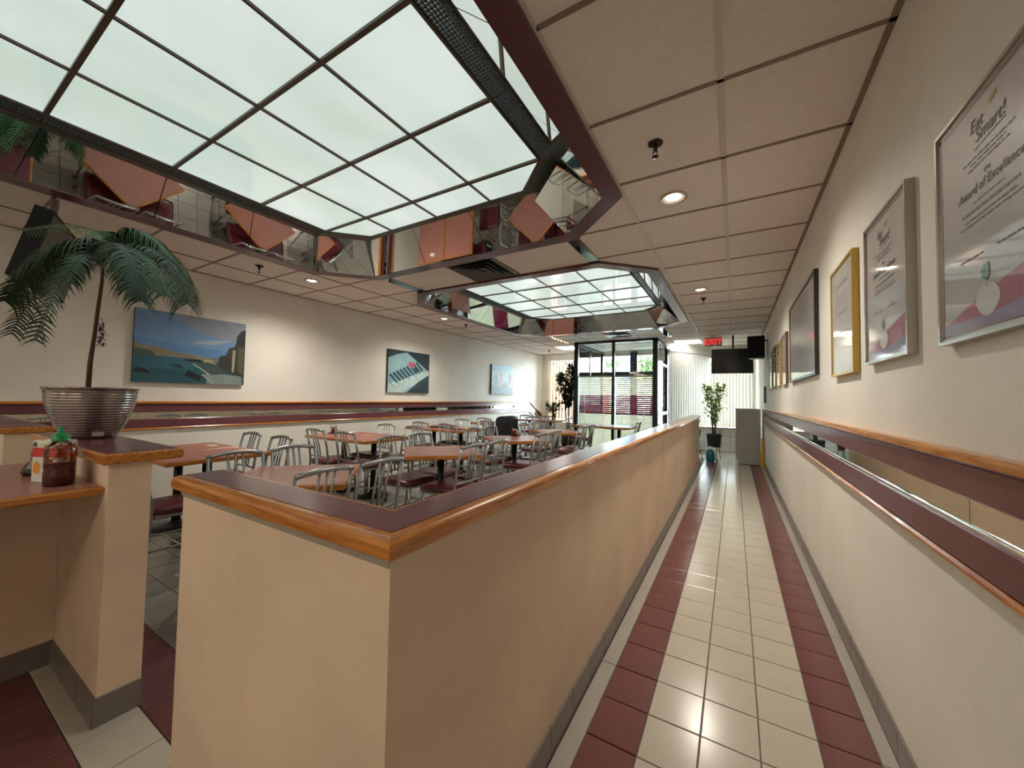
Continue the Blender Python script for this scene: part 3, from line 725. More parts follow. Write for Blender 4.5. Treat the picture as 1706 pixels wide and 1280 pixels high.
# ================================================================== FRAMED CERTIFICATES (right wall)
FX = WR-.04
paper = mat('glazed_paper', (.46, .45, .43), .45, coat=1, noise=.03, nscale=3)
def frame(y0, y1, z0, z1, label, m, border=.012, mount=None, glassy=None, name='picture_frame'):
    y0, y1, z0, z1 = y0*1.026, y1*1.026, H+(z0-H)*1.026, H+(z1-H)*1.026
    r = empty(name, (WR, (y0+y1)/2, (z0+z1)/2)); tag(r, label, 'framed picture'); w, h = (y1-y0)/2, (z1-z0)/2
    b = border; d = -.027
    for a, c in (((-w, -h), (w, -h+b)), ((-w, h-b), (w, h)), ((-w, -h+b), (-w+b, h-b)), ((w-b, -h+b), (w, h-b))):
        MB().box((d, a[0], a[1]), (-.001, c[0], c[1])).build('frame_bar', m, r)
    MB().box((d+.006, -w+b, -h+b), (-.004, w-b, h-b)).build('mount', mount or paper, r)
    return r
silver = mat('silver_frame', (.42, .40, .35), .3, .6); gold = mat('gold_frame', (.52, .34, .07), .35, .5); brn = mat('brown_frame', (.25, .10, .05), .3)
cerise = mat('claret_border', (.20, .06, .07), .4, coat=1)
inkm = mat('print_ink', (.05, .05, .055), .5, coat=.6)
def flat(r, pts, m, name, lift=0):
    # pts in (metres to the right as read from the corridor, up); the wall is read with y decreasing to the right
    MB().add([(-.0215-lift, -u, v) for u, v in pts], [tuple(range(len(pts)))]).build(name, m, r)
def text(r, s, u, v, size, m, name='lettering', shear=0):
    c = bpy.data.curves.new(name, 'FONT'); c.body = s; c.size = size; c.align_x = 'CENTER'; c.extrude = .0002; c.shear = shear
    o = bpy.data.objects.new(name, c); COL.objects.link(o); o.parent = r
    o.matrix_local = Matrix(((0, 0, -1, -.0222), (-1, 0, 0, -u), (0, 1, 0, v), (0, 0, 0, 1))); c.materials.append(m)
    dg = bpy.context.evaluated_depsgraph_get(); me = bpy.data.meshes.new_from_object(o.evaluated_get(dg)); n = bpy.data.objects.new(name, me); COL.objects.link(n); n.parent = r; n.matrix_local = o.matrix_local.copy()
    bpy.data.objects.remove(o); return n
def lines(r, spec, m):
    mb = MB(); rnd = random.Random(3)
    for (u0, u1, v, h) in spec:
        u = u0
        while u < u1:
            l = rnd.uniform(.010, .028); e = min(u+l, u1)
            mb.add([(-.0218, -u, v), (-.0218, -e, v), (-.0218, -e, v+h), (-.0218, -u, v+h)], [(0, 1, 2, 3)]); u = e+.005
    mb.build('small_print', m, r)['kind'] = 'stuff'
def certificate(y0, y1, z0, z1, label):
    r = frame(y0, y1, z0, z1, label, silver, .010); w, h = (y1-y0)/2-.010, (z1-z0)/2-.010
    t = .011
    for p in ([(-w, -h), (w, -h), (w, -h+t*.4), (-w, -h+t*.4)], [(-w, h-t), (w, h-t), (w, h), (-w, h)], [(-w, -h), (-w+t, -h), (-w+t, h), (-w, h)], [(w-t, -h), (w, -h), (w, h), (w-t, h)]): flat(r, p, cerise, 'claret_line')
    k = w/.22
    text(r, 'Eat', -.04*k, .196*k, .043*k, inkm, shear=.2); text(r, 'Smart!', .012*k, .165*k, .043*k, inkm, shear=.2)
    flat(r, [(.015*k, .222*k), (.04*k, .230*k), (.04*k, .241*k), (.015*k, .236*k)], mat('flag_ochre', (.35, .22, .05), .5), 'logo_flag', .0003)
    flat(r, [(-.05*k, .150*k), (.07*k, .158*k), (.07*k, .161*k), (-.05*k, .153*k)], inkm, 'logo_underline', .0003)
    lines(r, [(-.10*k, .10*k, .132*k, .004), (-.07*k, .07*k, .121*k, .004), (-.08*k, .08*k, .110*k, .004)], inkm)
    text(r, 'the', 0, .080*k, .018*k, inkm); text(r, 'Award of Excellence', 0, .050*k, .030*k, inkm, shear=.15)
    lines(r, [(-.06*k, .06*k, .028*k, .004), (-.11*k, .11*k, .008*k, .007), (-.10*k, .10*k, -.008*k, .004), (-.12*k, .12*k, -.020*k, .004), (-.12*k, -.02*k, -.10*k, .004), (.03*k, .12*k, -.10*k, .004)], mat('print_grey', (.14, .14, .14), .5))
    # claret swoosh, apple and leaf along the foot
    flat(r, [(-w+t, -h+.03), (-.05*k, -h+.075), (w-t, -h+.13), (w-t, -h+.05), (0, -h+.03)], mat('swoosh_claret', (.36, .10, .16), .5, coat=1), 'swoosh', .0002)
    flat(r, [(-w+t, -h+.006), (w-t, -h+.006), (w-t, -h+.05), (0, -h+.03), (-w+t, -h+.03)], mat('swoosh_violet', (.25, .20, .33), .5, coat=1), 'swoosh', .0002)
    ap = [(cos(a)*.042*(1+.12*cos(2*a)), sin(a)*.038-(.012 if abs(a-pi/2) < .3 else 0)) for a in [i*2*pi/20 for i in range(20)]]
    flat(r, [(x*k-.01, y_*k-h+.065) for x, y_ in ap], mat('apple_white', (.6, .62, .6), .5, coat=1), 'apple_print', .0006)
    flat(r, [(-.03*k, -h+.115*k), (-.012*k, -h+.105*k), (0, -h+.12*k), (-.005*k, -h+.145*k), (-.022*k, -h+.145*k), (-.034*k, -h+.13*k)], mat('leaf_green', (.08, .20, .10), .5, coat=1), 'leaf_print', .0008)
    return r
certificate(1.005, 1.475, H+.16, H+.735, 'largest-looking framed award certificate, cut by the right picture edge')
certificate(1.69, 2.145, H+.165, H+.74, 'silver-framed certificate with claret border, second from the right edge')
def doc(y0, y1, z0, z1, label, m, b=.014):
    r = frame(y0, y1, z0, z1, label, m, b); w, h = (y1-y0)/2, (z1-z0)/2
    lines(r, [(-w*.5, w*.5, h*.62, .016), (-w*.6, w*.6, h*.42, .006), (-w*.6, w*.6, h*.3, .006), (-w*.4, w*.4, h*.1, .012), (-w*.6, w*.6, -h*.1, .006), (-w*.6, w*.6, -h*.25, .006)], mat('print_pale', (.28, .27, .27), .5)); return r
doc(2.335, 2.80, H+.15, H+.74, 'gold-framed certificate between the silver and the black frame', gold)
doc(3.31, 4.70, H+.20, H+.94, 'wide black-framed picture, the largest beyond the gold frame', blackm, .022)
doc(5.02, 5.46, H+.20, H+.775, 'brown-framed picture just beyond the wide black frame', brn)
doc(5.69, 6.10, H+.205, H+.775, 'gilt-edged picture, second beyond the wide black frame', gold)
doc(6.25, 6.66, H+.21, H+.785, 'dark-edged picture, third beyond the wide black frame', blackm, .01)
doc(6.84, 7.25, H+.215, H+.775, 'pale-edged picture, last of the row before the loudspeaker', silver)
o = MB().rbox((WR-.035, 8.60, H-.02), (WR-.001, 8.72, H+.30), .004).build('wall_thermostat', mat('dark_box', (.10, .10, .10), .4)); tag(o, 'slim dark wall box beneath the loudspeaker', 'wall box')
# ================================================================== LOUDSPEAKER, TELEVISION, EXIT SIGN
sp = empty('loudspeaker', (.345, 8.25, H+1.0)); tag(sp, 'black loudspeaker bracketed high on the right wall beside the television', 'loudspeaker')
MB().prof([(-.14, -.13), (.13, -.13), (.13, .12), (-.08, .12)], [(.01, -.205), (0, -.195), (0, .195), (.01, .205)]).build('cabinet', blackm, sp)
MB().box((-.125, -.137, -.185), (.118, -.129, .185)).build('grille', mat('speaker_cloth', (.006, .006, .007), .9), sp)
MB().tube([(.12, .0, .12), (.174, .03, .14)], .014, 8).build('bracket', blackmetal, sp)
MB().tube([(.10, 0, .20), (.12, .02, .30), (.05, .03, CZ-H-1.0)], .004, 6).build('cable', blackm, sp)
tv = empty('television', (-.04, 9.35, H+.87)); tag(tv, 'black flat television hung from the ceiling before the vertical blinds', 'television'); tv.rotation_euler = (radians(6), 0, radians(3))
MB().rbox((-.39, -.02, -.265), (.39, .02, .265), .005).build('bezel', blackm, tv)
MB().box((-.375, -.0225, -.25), (.375, -.0195, .25)).build('screen', mat('tv_screen', (.02, .028, .036), .08), tv)
MB().box((-.15, .02, -.1), (.15, .07, .15)).build('rear_housing', blackm, tv)
MB().tube([(.02, .06, .1), (.02, .08, CZ-H-.87)], .018, 8).build('ceiling_pole', blackm, tv)
ex = empty('exit_sign', (-.39, 9.2, 0)); tag(ex, 'illuminated red EXIT sign hanging from the ceiling at the corridor end', 'exit sign')
MB().rbox((-.165, -.03, H+1.185), (.165, .03, H+1.385), .006).build('housing', mat('exit_housing', (.35, .36, .33), .4), ex)
MB().box((-.152, -.033, H+1.198), (.152, -.0295, H+1.372)).build('face_plate', mat('exit_face', (.50, .45, .40), .4), ex)
MB().box((-.05, -.02, H+1.385), (.05, .02, CZ)).build('canopy', white, ex)
c = bpy.data.curves.new('lettering', 'FONT'); c.body = 'EXIT'; c.size = .165; c.align_x = 'CENTER'; c.extrude = .002; c.offset = .004
o = bpy.data.objects.new('lettering', c); COL.objects.link(o); o.parent = ex; o.location = (0, -.035, H+1.228); o.rotation_euler = (pi/2, 0, 0)
dg = bpy.context.evaluated_depsgraph_get(); me = bpy.data.meshes.new_from_object(o.evaluated_get(dg)); n_ = bpy.data.objects.new('lettering', me); COL.objects.link(n_); n_.parent = ex; n_.location = o.location; n_.rotation_euler = o.rotation_euler
me.materials.append(mat('exit_red', (.85, .02, .03), .4, emit=.30)); bpy.data.objects.remove(o)
# ================================================================== CORRIDOR END: cabinet, caution board, plants, jug
cb = empty('cabinet', (.245, 9.55, 0)); tag(cb, 'plain grey cabinet standing against the right wall at the corridor end', 'cabinet')
gcab = mat('grey_cabinet', (.48, .46, .43), .45)
MB().add([(a, y_, z) for y_ in (-.30, .30) for a, z in ((-.175, 0), (.215, 0), (.215, 1.14), (-.225, 1.14), (-.225, .11), (-.175, .09))],
         [(0,1,2,3,4,5), (11,10,9,8,7,6)]+[(i, 6+i, 6+(i+1) % 6, (i+1) % 6) for i in range(6)]).build('carcass', gcab, cb)
MB().rbox((-.228, -.305, 1.14), (.218, .305, 1.155), .004).build('top_panel', gcab, cb)
MB().box((-.17, -.302, .0), (.21, -.299, .012)).build('plinth', blackm, cb)
ws = empty('wet_floor_sign', (.485, 9.15, 0)); tag(ws, 'folded yellow caution board leaning by the grey cabinet', 'floor sign')
ym = mat('yellow_plastic', (.80, .42, .02), .4)
MB().add([(a, y_, z) for y_ in (-.02, -.005) for a, z in ((-.03, 0), (.028, 0), (.022, .58), (-.018, .58))], [(3,2,1,0), (4,5,6,7), (0,1,5,4), (1,2,6,5), (2,3,7,6), (3,0,4,7)]).build('front_leaf', ym, ws)
MB().add([(a, y_, z) for y_ in (.005, .02) for a, z in ((-.03, 0), (.028, 0), (.022, .58), (-.018, .58))], [(3,2,1,0), (4,5,6,7), (0,1,5,4), (1,2,6,5), (2,3,7,6), (3,0,4,7)]).build('rear_leaf', ym, ws)
jg = empty('water_jug', (-.45, 9.25, 0)); tag(jg, 'teal blue jug with a white cap on the floor before the potted plant', 'jug')
teal = mat('teal_plastic', (.01, .22, .26), .2)
MB().lathe([(0, 0), (.075, 0), (.085, .02), (.088, .14), (.075, .20), (.045, .25), (.04, .27), (0, .27)], n=24).build('body', teal, jg)
MB().lathe([(.046, .265), (.046, .31), (.02, .325), (0, .325)], n=18).build('cap', white, jg)
MB().tube([(.035, 0, .26), (.09, 0, .25), (.10, 0, .18), (.083, 0, .12)], .010, 8).build('handle', white, jg)
def leaf(mb, p, d, l, w, up=Vector((0, 0, 1))):
    d = d.normalized(); s_ = d.cross(up); s_ = s_.normalized() if s_.length > .01 else Vector((1, 0, 0)); nn = s_.cross(d)
    a = p+d*l*.45+s_*w/2+nn*w*.12; b = p+d*l*.45-s_*w/2+nn*w*.12; m_ = p+d*l*.5; t = p+d*l-nn*l*.08
    mb.add([p, a, t, b, m_], [(0, 1, 4), (1, 2, 4), (4, 2, 3), (0, 4, 3)], True)
def bush(root, x0, h0, h1, rad, n, ll, lw, m, seed, stems=5, flower=None, name='foliage'):
    rnd = random.Random(seed); mb = MB(); st = MB(); fm = MB(); ft = 0
    for k in range(stems):
        a = 2*pi*k/stems+rnd.uniform(-.3, .3); tip = Vector((cos(a)*rad*.75, sin(a)*rad*.75, h1*rnd.uniform(.82, 1)))
        base = Vector((cos(a)*.02, sin(a)*.02, x0)); mid = Vector((tip.x*.3, tip.y*.3, (x0+tip.z)/2)); pts = [base, mid, tip]
        st.tube(pts, [.010, .007, .003], 5)
        for i in range(n//stems):
            t = rnd.uniform(0, 1)**.8; z = h0+(h1-h0)*t; f_ = (z-x0)/(tip.z-x0); f_ = min(max(f_, 0), 1)
            p = mid.lerp(tip, max(0, f_*2-1)) if f_ > .5 else base.lerp(mid, f_*2)
            prof_ = sin(pi*min(.97, max(.06, t))**.8)
            q = Vector((rnd.gauss(0, 1), rnd.gauss(0, 1), rnd.gauss(0, .7))).normalized()*rad*.55*prof_*rnd.random()
            dd = (q+Vector((rnd.uniform(-1, 1), rnd.uniform(-1, 1), rnd.uniform(-.5, .8)))*rad*.4)
            leaf(mb, p+q, dd, ll*rnd.uniform(.6, 1.1), lw*rnd.uniform(.7, 1.1)); ft += 1
            if flower and rnd.random() < .10 and t > .55: fm.lathe([(0, 0), (.014, .006), (.012, .016), (0, .02)], tuple(p+q), 6)
    f_o = mb.build(name, m, root); f_o['kind'] = 'stuff'; st.build('stem', mat('bark', (.12, .075, .045), .8), root)
    if flower: fm.build('blossom', flower, root)['kind'] = 'stuff'
leafd = mat('dark_leaf', (.022, .060, .018), .35, noise=.5, nscale=8); leafl = translucent('light_leaf', (.30, .46, .10), .5)
pl = empty('potted_plant', (-.40, 9.75, 0)); tag(pl, 'tall slim flowering plant in a black pot by the bright blinds', 'potted plant')
MB().lathe([(0, .27), (.13, .27), (.155, .54), (.165, .56), (.145, .56), (.14, .52), (0, .52)], n=28).build('pot', mat('charcoal_pot', (.02, .024, .025), .4), pl)
for a in (.5, 2.1, 3.7, 5.2): MB().tube([(cos(a)*.11, sin(a)*.11, .28), (cos(a)*.14, sin(a)*.14, 0)], .008, 6).build('stand_leg', blackmetal, pl)
bush(pl, .5, .80, 1.72, .27, 700, .10, .055, leafl, 5, 6, mat('pink_blossom', (.75, .30, .30), .6))
tp = empty('terracotta_planter', (-.72, 9.3, .42)); tag(tp, 'terracotta planter on a wire stand peeking past the half wall end', 'planter')
MB().lathe([(0, 0), (.045, 0), (.085, .20), (.095, .20), (.095, .23), (.08, .23), (0, .21)], n=22).build('pot', mat('terracotta', (.30, .09, .04), .7), tp)
for a in (.4, 2.5, 4.6): MB().tube([(cos(a)*.05, sin(a)*.05, .02), (cos(a)*.12, sin(a)*.12, -.42)], .005, 5).build('stand_leg', blackmetal, tp)
bush(tp, .2, .22, .50, .10, 90, .06, .03, leafl, 9, 5)
pb = empty('potted_tree', (-3.95, 9.75, 0)); tag(pb, 'tall dark green leafy plant in the corner left of the vestibule', 'potted plant')
MB().lathe([(0, 0), (.15, 0), (.19, .36), (.20, .38), (.17, .38), (0, .34)], n=24).build('pot', mat('brown_pot', (.10, .05, .03), .5), pb)
bush(pb, .35, 1.05, 2.28, .36, 1500, .17, .07, leafd, 12, 6)
ps = empty('potted_shrub', (-4.15, 9.25, .75)); tag(ps, 'small green bushy plant on the far left table below the tall plant', 'potted plant')
MB().lathe([(0, 0), (.05, 0), (.07, .10), (0, .09)], n=16).build('pot', mat('brown_pot', (.10, .05, .03), .5), ps)
bush(ps, .08, .12, .42, .24, 420, .11, .05, mat('mid_leaf', (.04, .14, .03), .4, noise=.4, nscale=8), 21, 6)
# ================================================================== VESTIBULE
vs_ = empty('glass_vestibule', (-2.48, 9.0, 0)); tag(vs_, 'black-framed glass entrance vestibule with striped blinds in its panes', 'vestibule')
VX0, VX1, VY0, VY1, VH = -3.49, -1.49, 9.0, 11.28, CZ-.004
def bar(a, b, nm='frame_post'): return PW(MB().box(a, b), nm, aluc, vs_)
bar((VX0, VY0, 0), (VX0+.10, VY0+.10, VH)); bar((VX1-.11, VY0, 0), (VX1, VY0+.11, VH)); bar((-2.535, VY0, 0), (-2.47, VY0+.07, VH))
bar((VX0, VY0, VH-.05), (VX1, VY0+.07, VH), 'head_rail'); bar((VX0, VY0, 0), (VX1, VY0+.07, .10), 'bottom_rail')
bar((VX1-.07, 10.45, 0), (VX1, 10.6, VH)); bar((VX1-.07, 11.10, 0), (VX1, VY1, VH)); bar((VX1-.07, VY0, VH-.05), (VX1, VY1, VH), 'head_rail'); bar((VX0, VY0, VH-.05), (VX0+.07, VY1, VH), 'head_rail')
bar((VX1-.06, 9.15, .95), (VX1-.0, 10.45, 1.02), 'door_rail'); bar((VX1-.06, 9.15, 2.15), (VX1-.0, 10.45, 2.20), 'door_rail')
MB_ = MB().tube([(VX1+.05, 10.3, .9), (VX1+.05, 10.3, 1.3)], .012, 8); PW(MB_, 'door_pull', chrome, vs_)
bar((VX0, 11.18, 0), (VX0+.07, VY1, VH)); bar((VX0+.0, 10.1, 0), (VX0+.05, 10.16, VH))
bar((-2.62, 11.22, .1), (-2.42, VY1, VH)); bar((VX0, 11.22, 1.97), (VX1, VY1, 2.12), 'transom_rail')
gl = glass('window_glass')
for a, b in (((VX0+.1, VY0+.03, .1), (-2.535, VY0+.036, VH-.05)), ((-2.47, VY0+.03, .1), (VX1-.11, VY0+.036, VH-.05)), ((VX1-.04, VY0+.11, .1), (VX1-.034, 10.45, VH-.05)), ((VX1-.04, 10.6, .1), (VX1-.034, 11.1, VH-.05)), ((VX0+.03, VY0+.1, .1), (VX0+.036, 11.18, VH-.05))):
    PW(MB().box(a, b), 'glass_pane', gl, vs_)
# horizontal blinds: cream, burgundy, cream slats
def hblind(x0, x1, label):
    r = empty('venetian_blind', ((x0+x1)/2, VY0+.10, 0)); tag(r, label, 'blind', 'striped blinds in the vestibule')
    crs = translucent('cream_slat', (.66, .60, .48), .35); brs = translucent('burgundy_slat', (.20, .018, .05), .25)
    for z0, z1, m, nm in ((H+.11, H+.545, crs, 'cream_slats'), (H-.355, H+.11, brs, 'burgundy_slats'), (.10, H-.355, crs, 'cream_slats')):
        mb = MB(); z = z0
        while z < z1-.01:
            mb.add([(x0, VY0+.088, z), (x1, VY0+.088, z), (x1, VY0+.118, z+.043), (x0, VY0+.118, z+.043)], [(0, 1, 2, 3)]); z += .046
        o = PW(mb, nm, m, r); o['kind'] = 'stuff'
    PW(MB().box((x0, VY0+.08, H+.545), (x1, VY0+.12, H+.575)), 'head_box', mat('blind_head', (.45, .33, .22), .5), r)
    for x in (x0+.15, x1-.2): PW(MB().tube([(x, VY0+.082, H+.55), (x, VY0+.082, .3)], .003, 5), 'ladder_cord', white, r)
hblind(VX0+.11, -2.545, 'striped cream and burgundy blind behind the left vestibule pane')
hblind(-2.46, VX1-.12, 'striped cream and burgundy blind behind the right vestibule pane')
# ================================================================== VERTICAL BLINDS
slm = translucent('white_vane', (.84, .82, .74), .24)
def vblind(p0, p1, z0, z1, n, ang, label, m=slm, z0b=None):
    p0, p1 = Vector(p0), Vector(p1); r = empty('vertical_blind', ((p0.x+p1.x)/2, (p0.y+p1.y)/2, 0)); tag(r, label, 'blind')
    d = (p1-p0); L = d.length; d.normalize(); w = .089/2
    c_, s_ = cos(ang), sin(ang); v = Vector((d.x*c_-d.y*s_, d.x*s_+d.y*c_)); nn = Vector((-v.y, v.x))
    mb = MB()
    zt = z1
    vs = []
    K = 4
    for zz in (z0, zt):
        for k in range(K+1):
            t = k/K*2-1; q = v*(w*t)+nn*(.008*(1-t*t)); vs.append((q.x, q.y, zz))
    fs = [(k, k+1, K+2+k, K+1+k) for k in range(K)]
    mb.add(vs, fs, True); proto = None
    for i in range(n):
        q = p0+(p1-p0)*(i+.5)/n; loc = (q.x-r.location.x, q.y-r.location.y, 0)
        if proto is None: proto = mb.build('vane', m, r, loc)
        else: inst(proto, r, loc)
    hb = MB(); hb.obox(((p0.x+p1.x)/2-r.location.x, (p0.y+p1.y)/2-r.location.y, z1+.025), (d.x, d.y, 0), (-d.y, d.x, 0), (0, 0, 1), L/2, .022, .022); hb.build('head_rail', white, r); MB().box((-.03, 0, z1+.03), (.03, YF-r.location.y, z1+.05)).build('wall_bracket', white, r) if p0.y == p1.y else None
vblind((-1.36, 9.82), (-.56, 11.05), .66, 2.50, 17, -.25, 'white vertical blind on the angled glazing right of the vestibule')
vblind((-.54, 11.12), (.46, 11.12), .66, 2.34, 14, .45, 'white vertical blind behind the television at the corridor end', m=translucent('white_vane_lit', (.84, .81, .72), .02))
vblind((-5.2, 11.15), (-3.55, 11.15), .66, 2.50, 15, 1.0, 'vertical blind with open vanes behind the tall plant at far left', m=translucent('cream_vane', (.80, .70, .55), .12))
w1 = struct('window_1', MB().box((-1.33, YF+.04, .62), (.47, YF+.048, 2.42)), gl)
for x in (-1.36, -.45, .44): MB().box((x, YF+.01, .62), (x+.05, YF+.08, 2.42)).build('window_frame', aluc, w1)
w2 = struct('window_2', MB().box((-5.25, YF+.04, .55), (-3.47, YF+.048, 2.56)), gl)
for x in (-5.25, -4.4, -3.53): MB().box((x, YF+.01, .55), (x+.05, YF+.08, 2.56)).build('window_frame', aluc, w2)
w3 = struct('window_3', MB().box((-3.4, YF+.04, .1), (-1.45, YF+.048, 2.6)), gl)
MB().box((-3.4, YF+.01, 0), (-1.45, YF+.08, .10)).build('window_frame', aluc, w3)
# ================================================================== OUTSIDE
struct('ground', MB().box((-60, YF+.5, -.2), (60, 90, -.05)), mat('asphalt', (.22, .22, .22), .9, noise=.2, nscale=3))
bd = empty('brick_annex', (-8, 14.5, 0)); tag(bd, 'orange-brown brick building seen through the open vanes at far left', 'building')
PW(MB().box((-12, 13.6, 0), (-4.6, 16, 2.45)), 'wall', mat('orange_brick', (.55, .22, .13), .8, noise=.3, nscale=10), bd)
PW(MB().box((-12.1, 13.5, 2.45), (-4.5, 16.1, 2.6)), 'parapet', white, bd)
b2 = empty('shop_building', (-6, 42, 0)); tag(b2, 'low shop building with yellow fascia across the street, seen through the vestibule', 'building')
PW(MB().box((-14, 40, 0), (2, 46, 3.4)), 'wall', mat('shop_wall', (.75, .72, .66), .8), b2)
PW(MB().box((-9.2, 39.7, 3.4), (-6.9, 40.1, 5.0)), 'fascia', mat('yellow_fascia', (.80, .52, .16), .6), b2)
PW(MB().box((-12.5, 39.7, 3.4), (-11.5, 40.1, 4.6)), 'fascia', mat('yellow_fascia', (.80, .52, .16), .6), b2)
py_ = empty('sign_pylon', (-8.2, 34, 0)); tag(py_, 'blue and white street sign pylon seen through the vestibule panes', 'sign')
PW(MB().box((-8.45, 33.9, 0), (-7.95, 34.1, 3.0)), 'post', white, py_); PW(MB().box((-8.75, 33.88, 3.0), (-7.65, 34.12, 6.4)), 'sign_panel', mat('sign_blue', (.12, .32, .72), .5), py_)
def tree(x, y, h, r_, seed, label):
    t = empty('street_tree', (x, y, 0)); tag(t, label, 'tree'); rnd = random.Random(seed)
    MB().tube([(0, 0, 0), (.1, 0, h*.4), (0, 0, h*.8)], [.16, .12, .04], 7).build('trunk', mat('bark', (.12, .075, .045), .8), t)
    mb = MB()
    for i in range(700):
        q = Vector((rnd.gauss(0, 1), rnd.gauss(0, 1), rnd.gauss(0, 1))).normalized()*r_*rnd.random()**.5; q.z = q.z*.8+h*.72
        leaf(mb, q, Vector((rnd.uniform(-1, 1), rnd.uniform(-1, 1), rnd.uniform(-1, 1))), .42, .22)
    mb.build('foliage', mat('street_leaf', (.10, .14, .06), .6), t)['kind'] = 'stuff'
tree(-8.6, 27, 5.2, 1.7, 1, 'leafy street tree seen through the left vestibule pane')
tree(-5.2, 29, 5.4, 1.5, 2, 'thin street tree seen through the right vestibule pane')
# ================================================================== PLANTER ON THE PARTITION: ribbed silver pot and palm
PX, PY = -2.885, .59
pot = empty('potted_palm', (PX, PY, PZT+.002)); tag(pot, 'palm with drooping fronds in a ribbed silver pot on the partition cap', 'potted plant')
prf = [(0, 0), (.088, 0), (.096, .006)]
NR = 17
for i in range(NR):
    t = i/NR; t1 = (i+1)/NR
    def rad(t): return .096+(.166-.096)*(1-(1-t)**1.9)
    z0, z1 = .008+t*.235, .008+t1*.235
    prf += [(rad(t), z0+.001), (rad(t)+.0035, (z0*.6+z1*.4)), (rad(t1)+.0012, z1-.002)]
prf += [(.172, .250), (.176, .254), (.176, .260), (.166, .261), (.160, .250), (.15, .20)]
potm = mat('ribbed_silver', (.30, .28, .275), .20, .92)
MB().lathe(prf, n=64).build('pot', potm, pot)
MB().lathe([(0, .215), (.155, .215)], n=32).build('soil', mat('soil', (.05, .035, .025), .95), pot)
MB().add([(.0905, -.02, .012), (.0905, .02, .012), (.112, .02, .034), (.112, -.02, .034)], [(0, 1, 2, 3)]).build('price_sticker', white, pot) if False else None
a_ = .02
st = MB(); s0 = Vector((cos(a_), sin(a_), 0)); tt = Vector((-sin(a_), cos(a_), 0))
for (du, dz_) in ((0, 0),):
    c0 = s0*.107; c1 = s0*.1225
    st.add([c0-tt*.020+Vector((0, 0, .014)), c0+tt*.020+Vector((0, 0, .014)), c1+tt*.022+Vector((0, 0, .036)), c1-tt*.022+Vector((0, 0, .036))], [(0, 1, 2, 3)])
st.build('price_sticker', white, pot)
# palm: trunk and fronds (real 3-D curves around the crown)
D0 = at(150, 640, 1.0); 
base = Vector((0, 0, .21)); L0 = Vector(pot.location)
def loc(x, y, d): return at(x, y, d)-L0
dep = (L0-Vector((0, 0, H))).dot(F)
trunk = [base+Vector((-.0, 0, -.0)), loc(150, 605, dep), loc(157, 560, dep), loc(164, 510, dep), loc(170, 470, dep), loc(172, 440, dep)]
trunk[0] = loc(146, 660, dep)
MB().tube(trunk, [.011, .010, .008, .008, .007, .006], 8).build('trunk', mat('palm_trunk', (.10, .07, .04), .8, noise=.4, nscale=30), pot)
mb = MB()
rnd = random.Random(8)
for i in range(90):
    p = loc(167+rnd.uniform(-3, 5), 540+rnd.uniform(-12, 35), dep+rnd.uniform(-.02, .02)); leaf(mb, p, Vector((rnd.uniform(-1, 1), rnd.uniform(-1, 1), rnd.uniform(-1, .2))), .025, .008)
mb.build('fibre_tuft', mat('palm_fibre', (.06, .035, .025), .9), pot)['kind'] = 'stuff'
fm1 = mat('palm_leaf', (.028, .12, .030), .38, noise=.45, nscale=14); fm2 = mat('palm_leaf_dark', (.014, .060, .020), .42, noise=.45, nscale=14); fm3 = mat('palm_leaf_pale', (.10, .26, .09), .4, noise=.3, nscale=12)
def frond(ctrl, m, ll=.15, droop=1.0, seed=0, npair=70, wid=.010):
    # ctrl: control points of the rib (line of sight and depth beside the crown)
    rnd = random.Random(seed); P = [loc(x, y, dep+d) for x, y, d in ctrl]
    def bez(t):
        q = list(P)
        while len(q) > 1: q = [q[i].lerp(q[i+1], t) for i in range(len(q)-1)]
        return q[0]
    pts = [bez(i/14) for i in range(15)]
    rb = MB(); rb.tube(pts, [.0045*(1-.7*i/14) for i in range(15)], 5); ro = rb.build('frond', m, pot)
    mb = MB()
    for i in range(npair):
        t = .06+.94*i/(npair-1); p = bez(t); tg = (bez(min(1, t+.02))-bez(max(0, t-.02))).normalized()
        sd_ = tg.cross(Vector((0, 0, 1))); sd_ = sd_.normalized() if sd_.length > .05 else Vector((1, 0, 0))
        L = ll*(.45+.55*sin(pi*min(1, .10+t*.72)))*rnd.uniform(.80, 1.12)
        for s_ in (-1, 1):
            dirn = (sd_*s_*.9+tg*.55+Vector((0, 0, .10+rnd.uniform(-.1, .15)))).normalized(); seg = 5; prev = p; vsx = []
            wv0 = tg
            for k in range(seg+1):
                f_ = k/seg; ww = wid*(1-f_**2.0)*.5+.0005
                vsx += [prev+wv0*ww, prev-wv0*ww]
                dirn = (dirn+Vector((0, 0, -1))*droop*.50*(.4+f_)+Vector((rnd.uniform(-.05, .05), rnd.uniform(-.05, .05), 0))).normalized(); prev = prev+dirn*(L/seg)
            mb.add(vsx, [(2*k, 2*k+1, 2*k+3, 2*k+2) for k in range(seg)], True)
    lo = mb.build('leaflets', m, ro); lo['kind'] = 'stuff'
C = (172, 445, 0)
frond([C, (200, 355, .05), (275, 385, .10), (318, 450, .12), (326, 500, .14)], fm1, .20, 1.15, 1, 56)
frond([C, (215, 375, -.05), (270, 410, -.08), (305, 450, -.10), (312, 505, -.12)], fm2, .20, 1.2, 2, 54)
frond([C, (200, 385, -.15), (240, 410, -.22), (262, 450, -.28), (275, 490, -.30)], fm1, .19, 1.2, 3, 50)
frond([C, (190, 365, .2), (225, 400, .25), (250, 430, .3), (252, 480, .35)], fm2, .19, 1.2, 4, 50)
frond([C, (165, 375, -.1), (130, 385, -.16), (85, 410, -.2), (35, 460, -.22), (8, 500, -.22)], fm2, .18, 1.1, 5, 56)
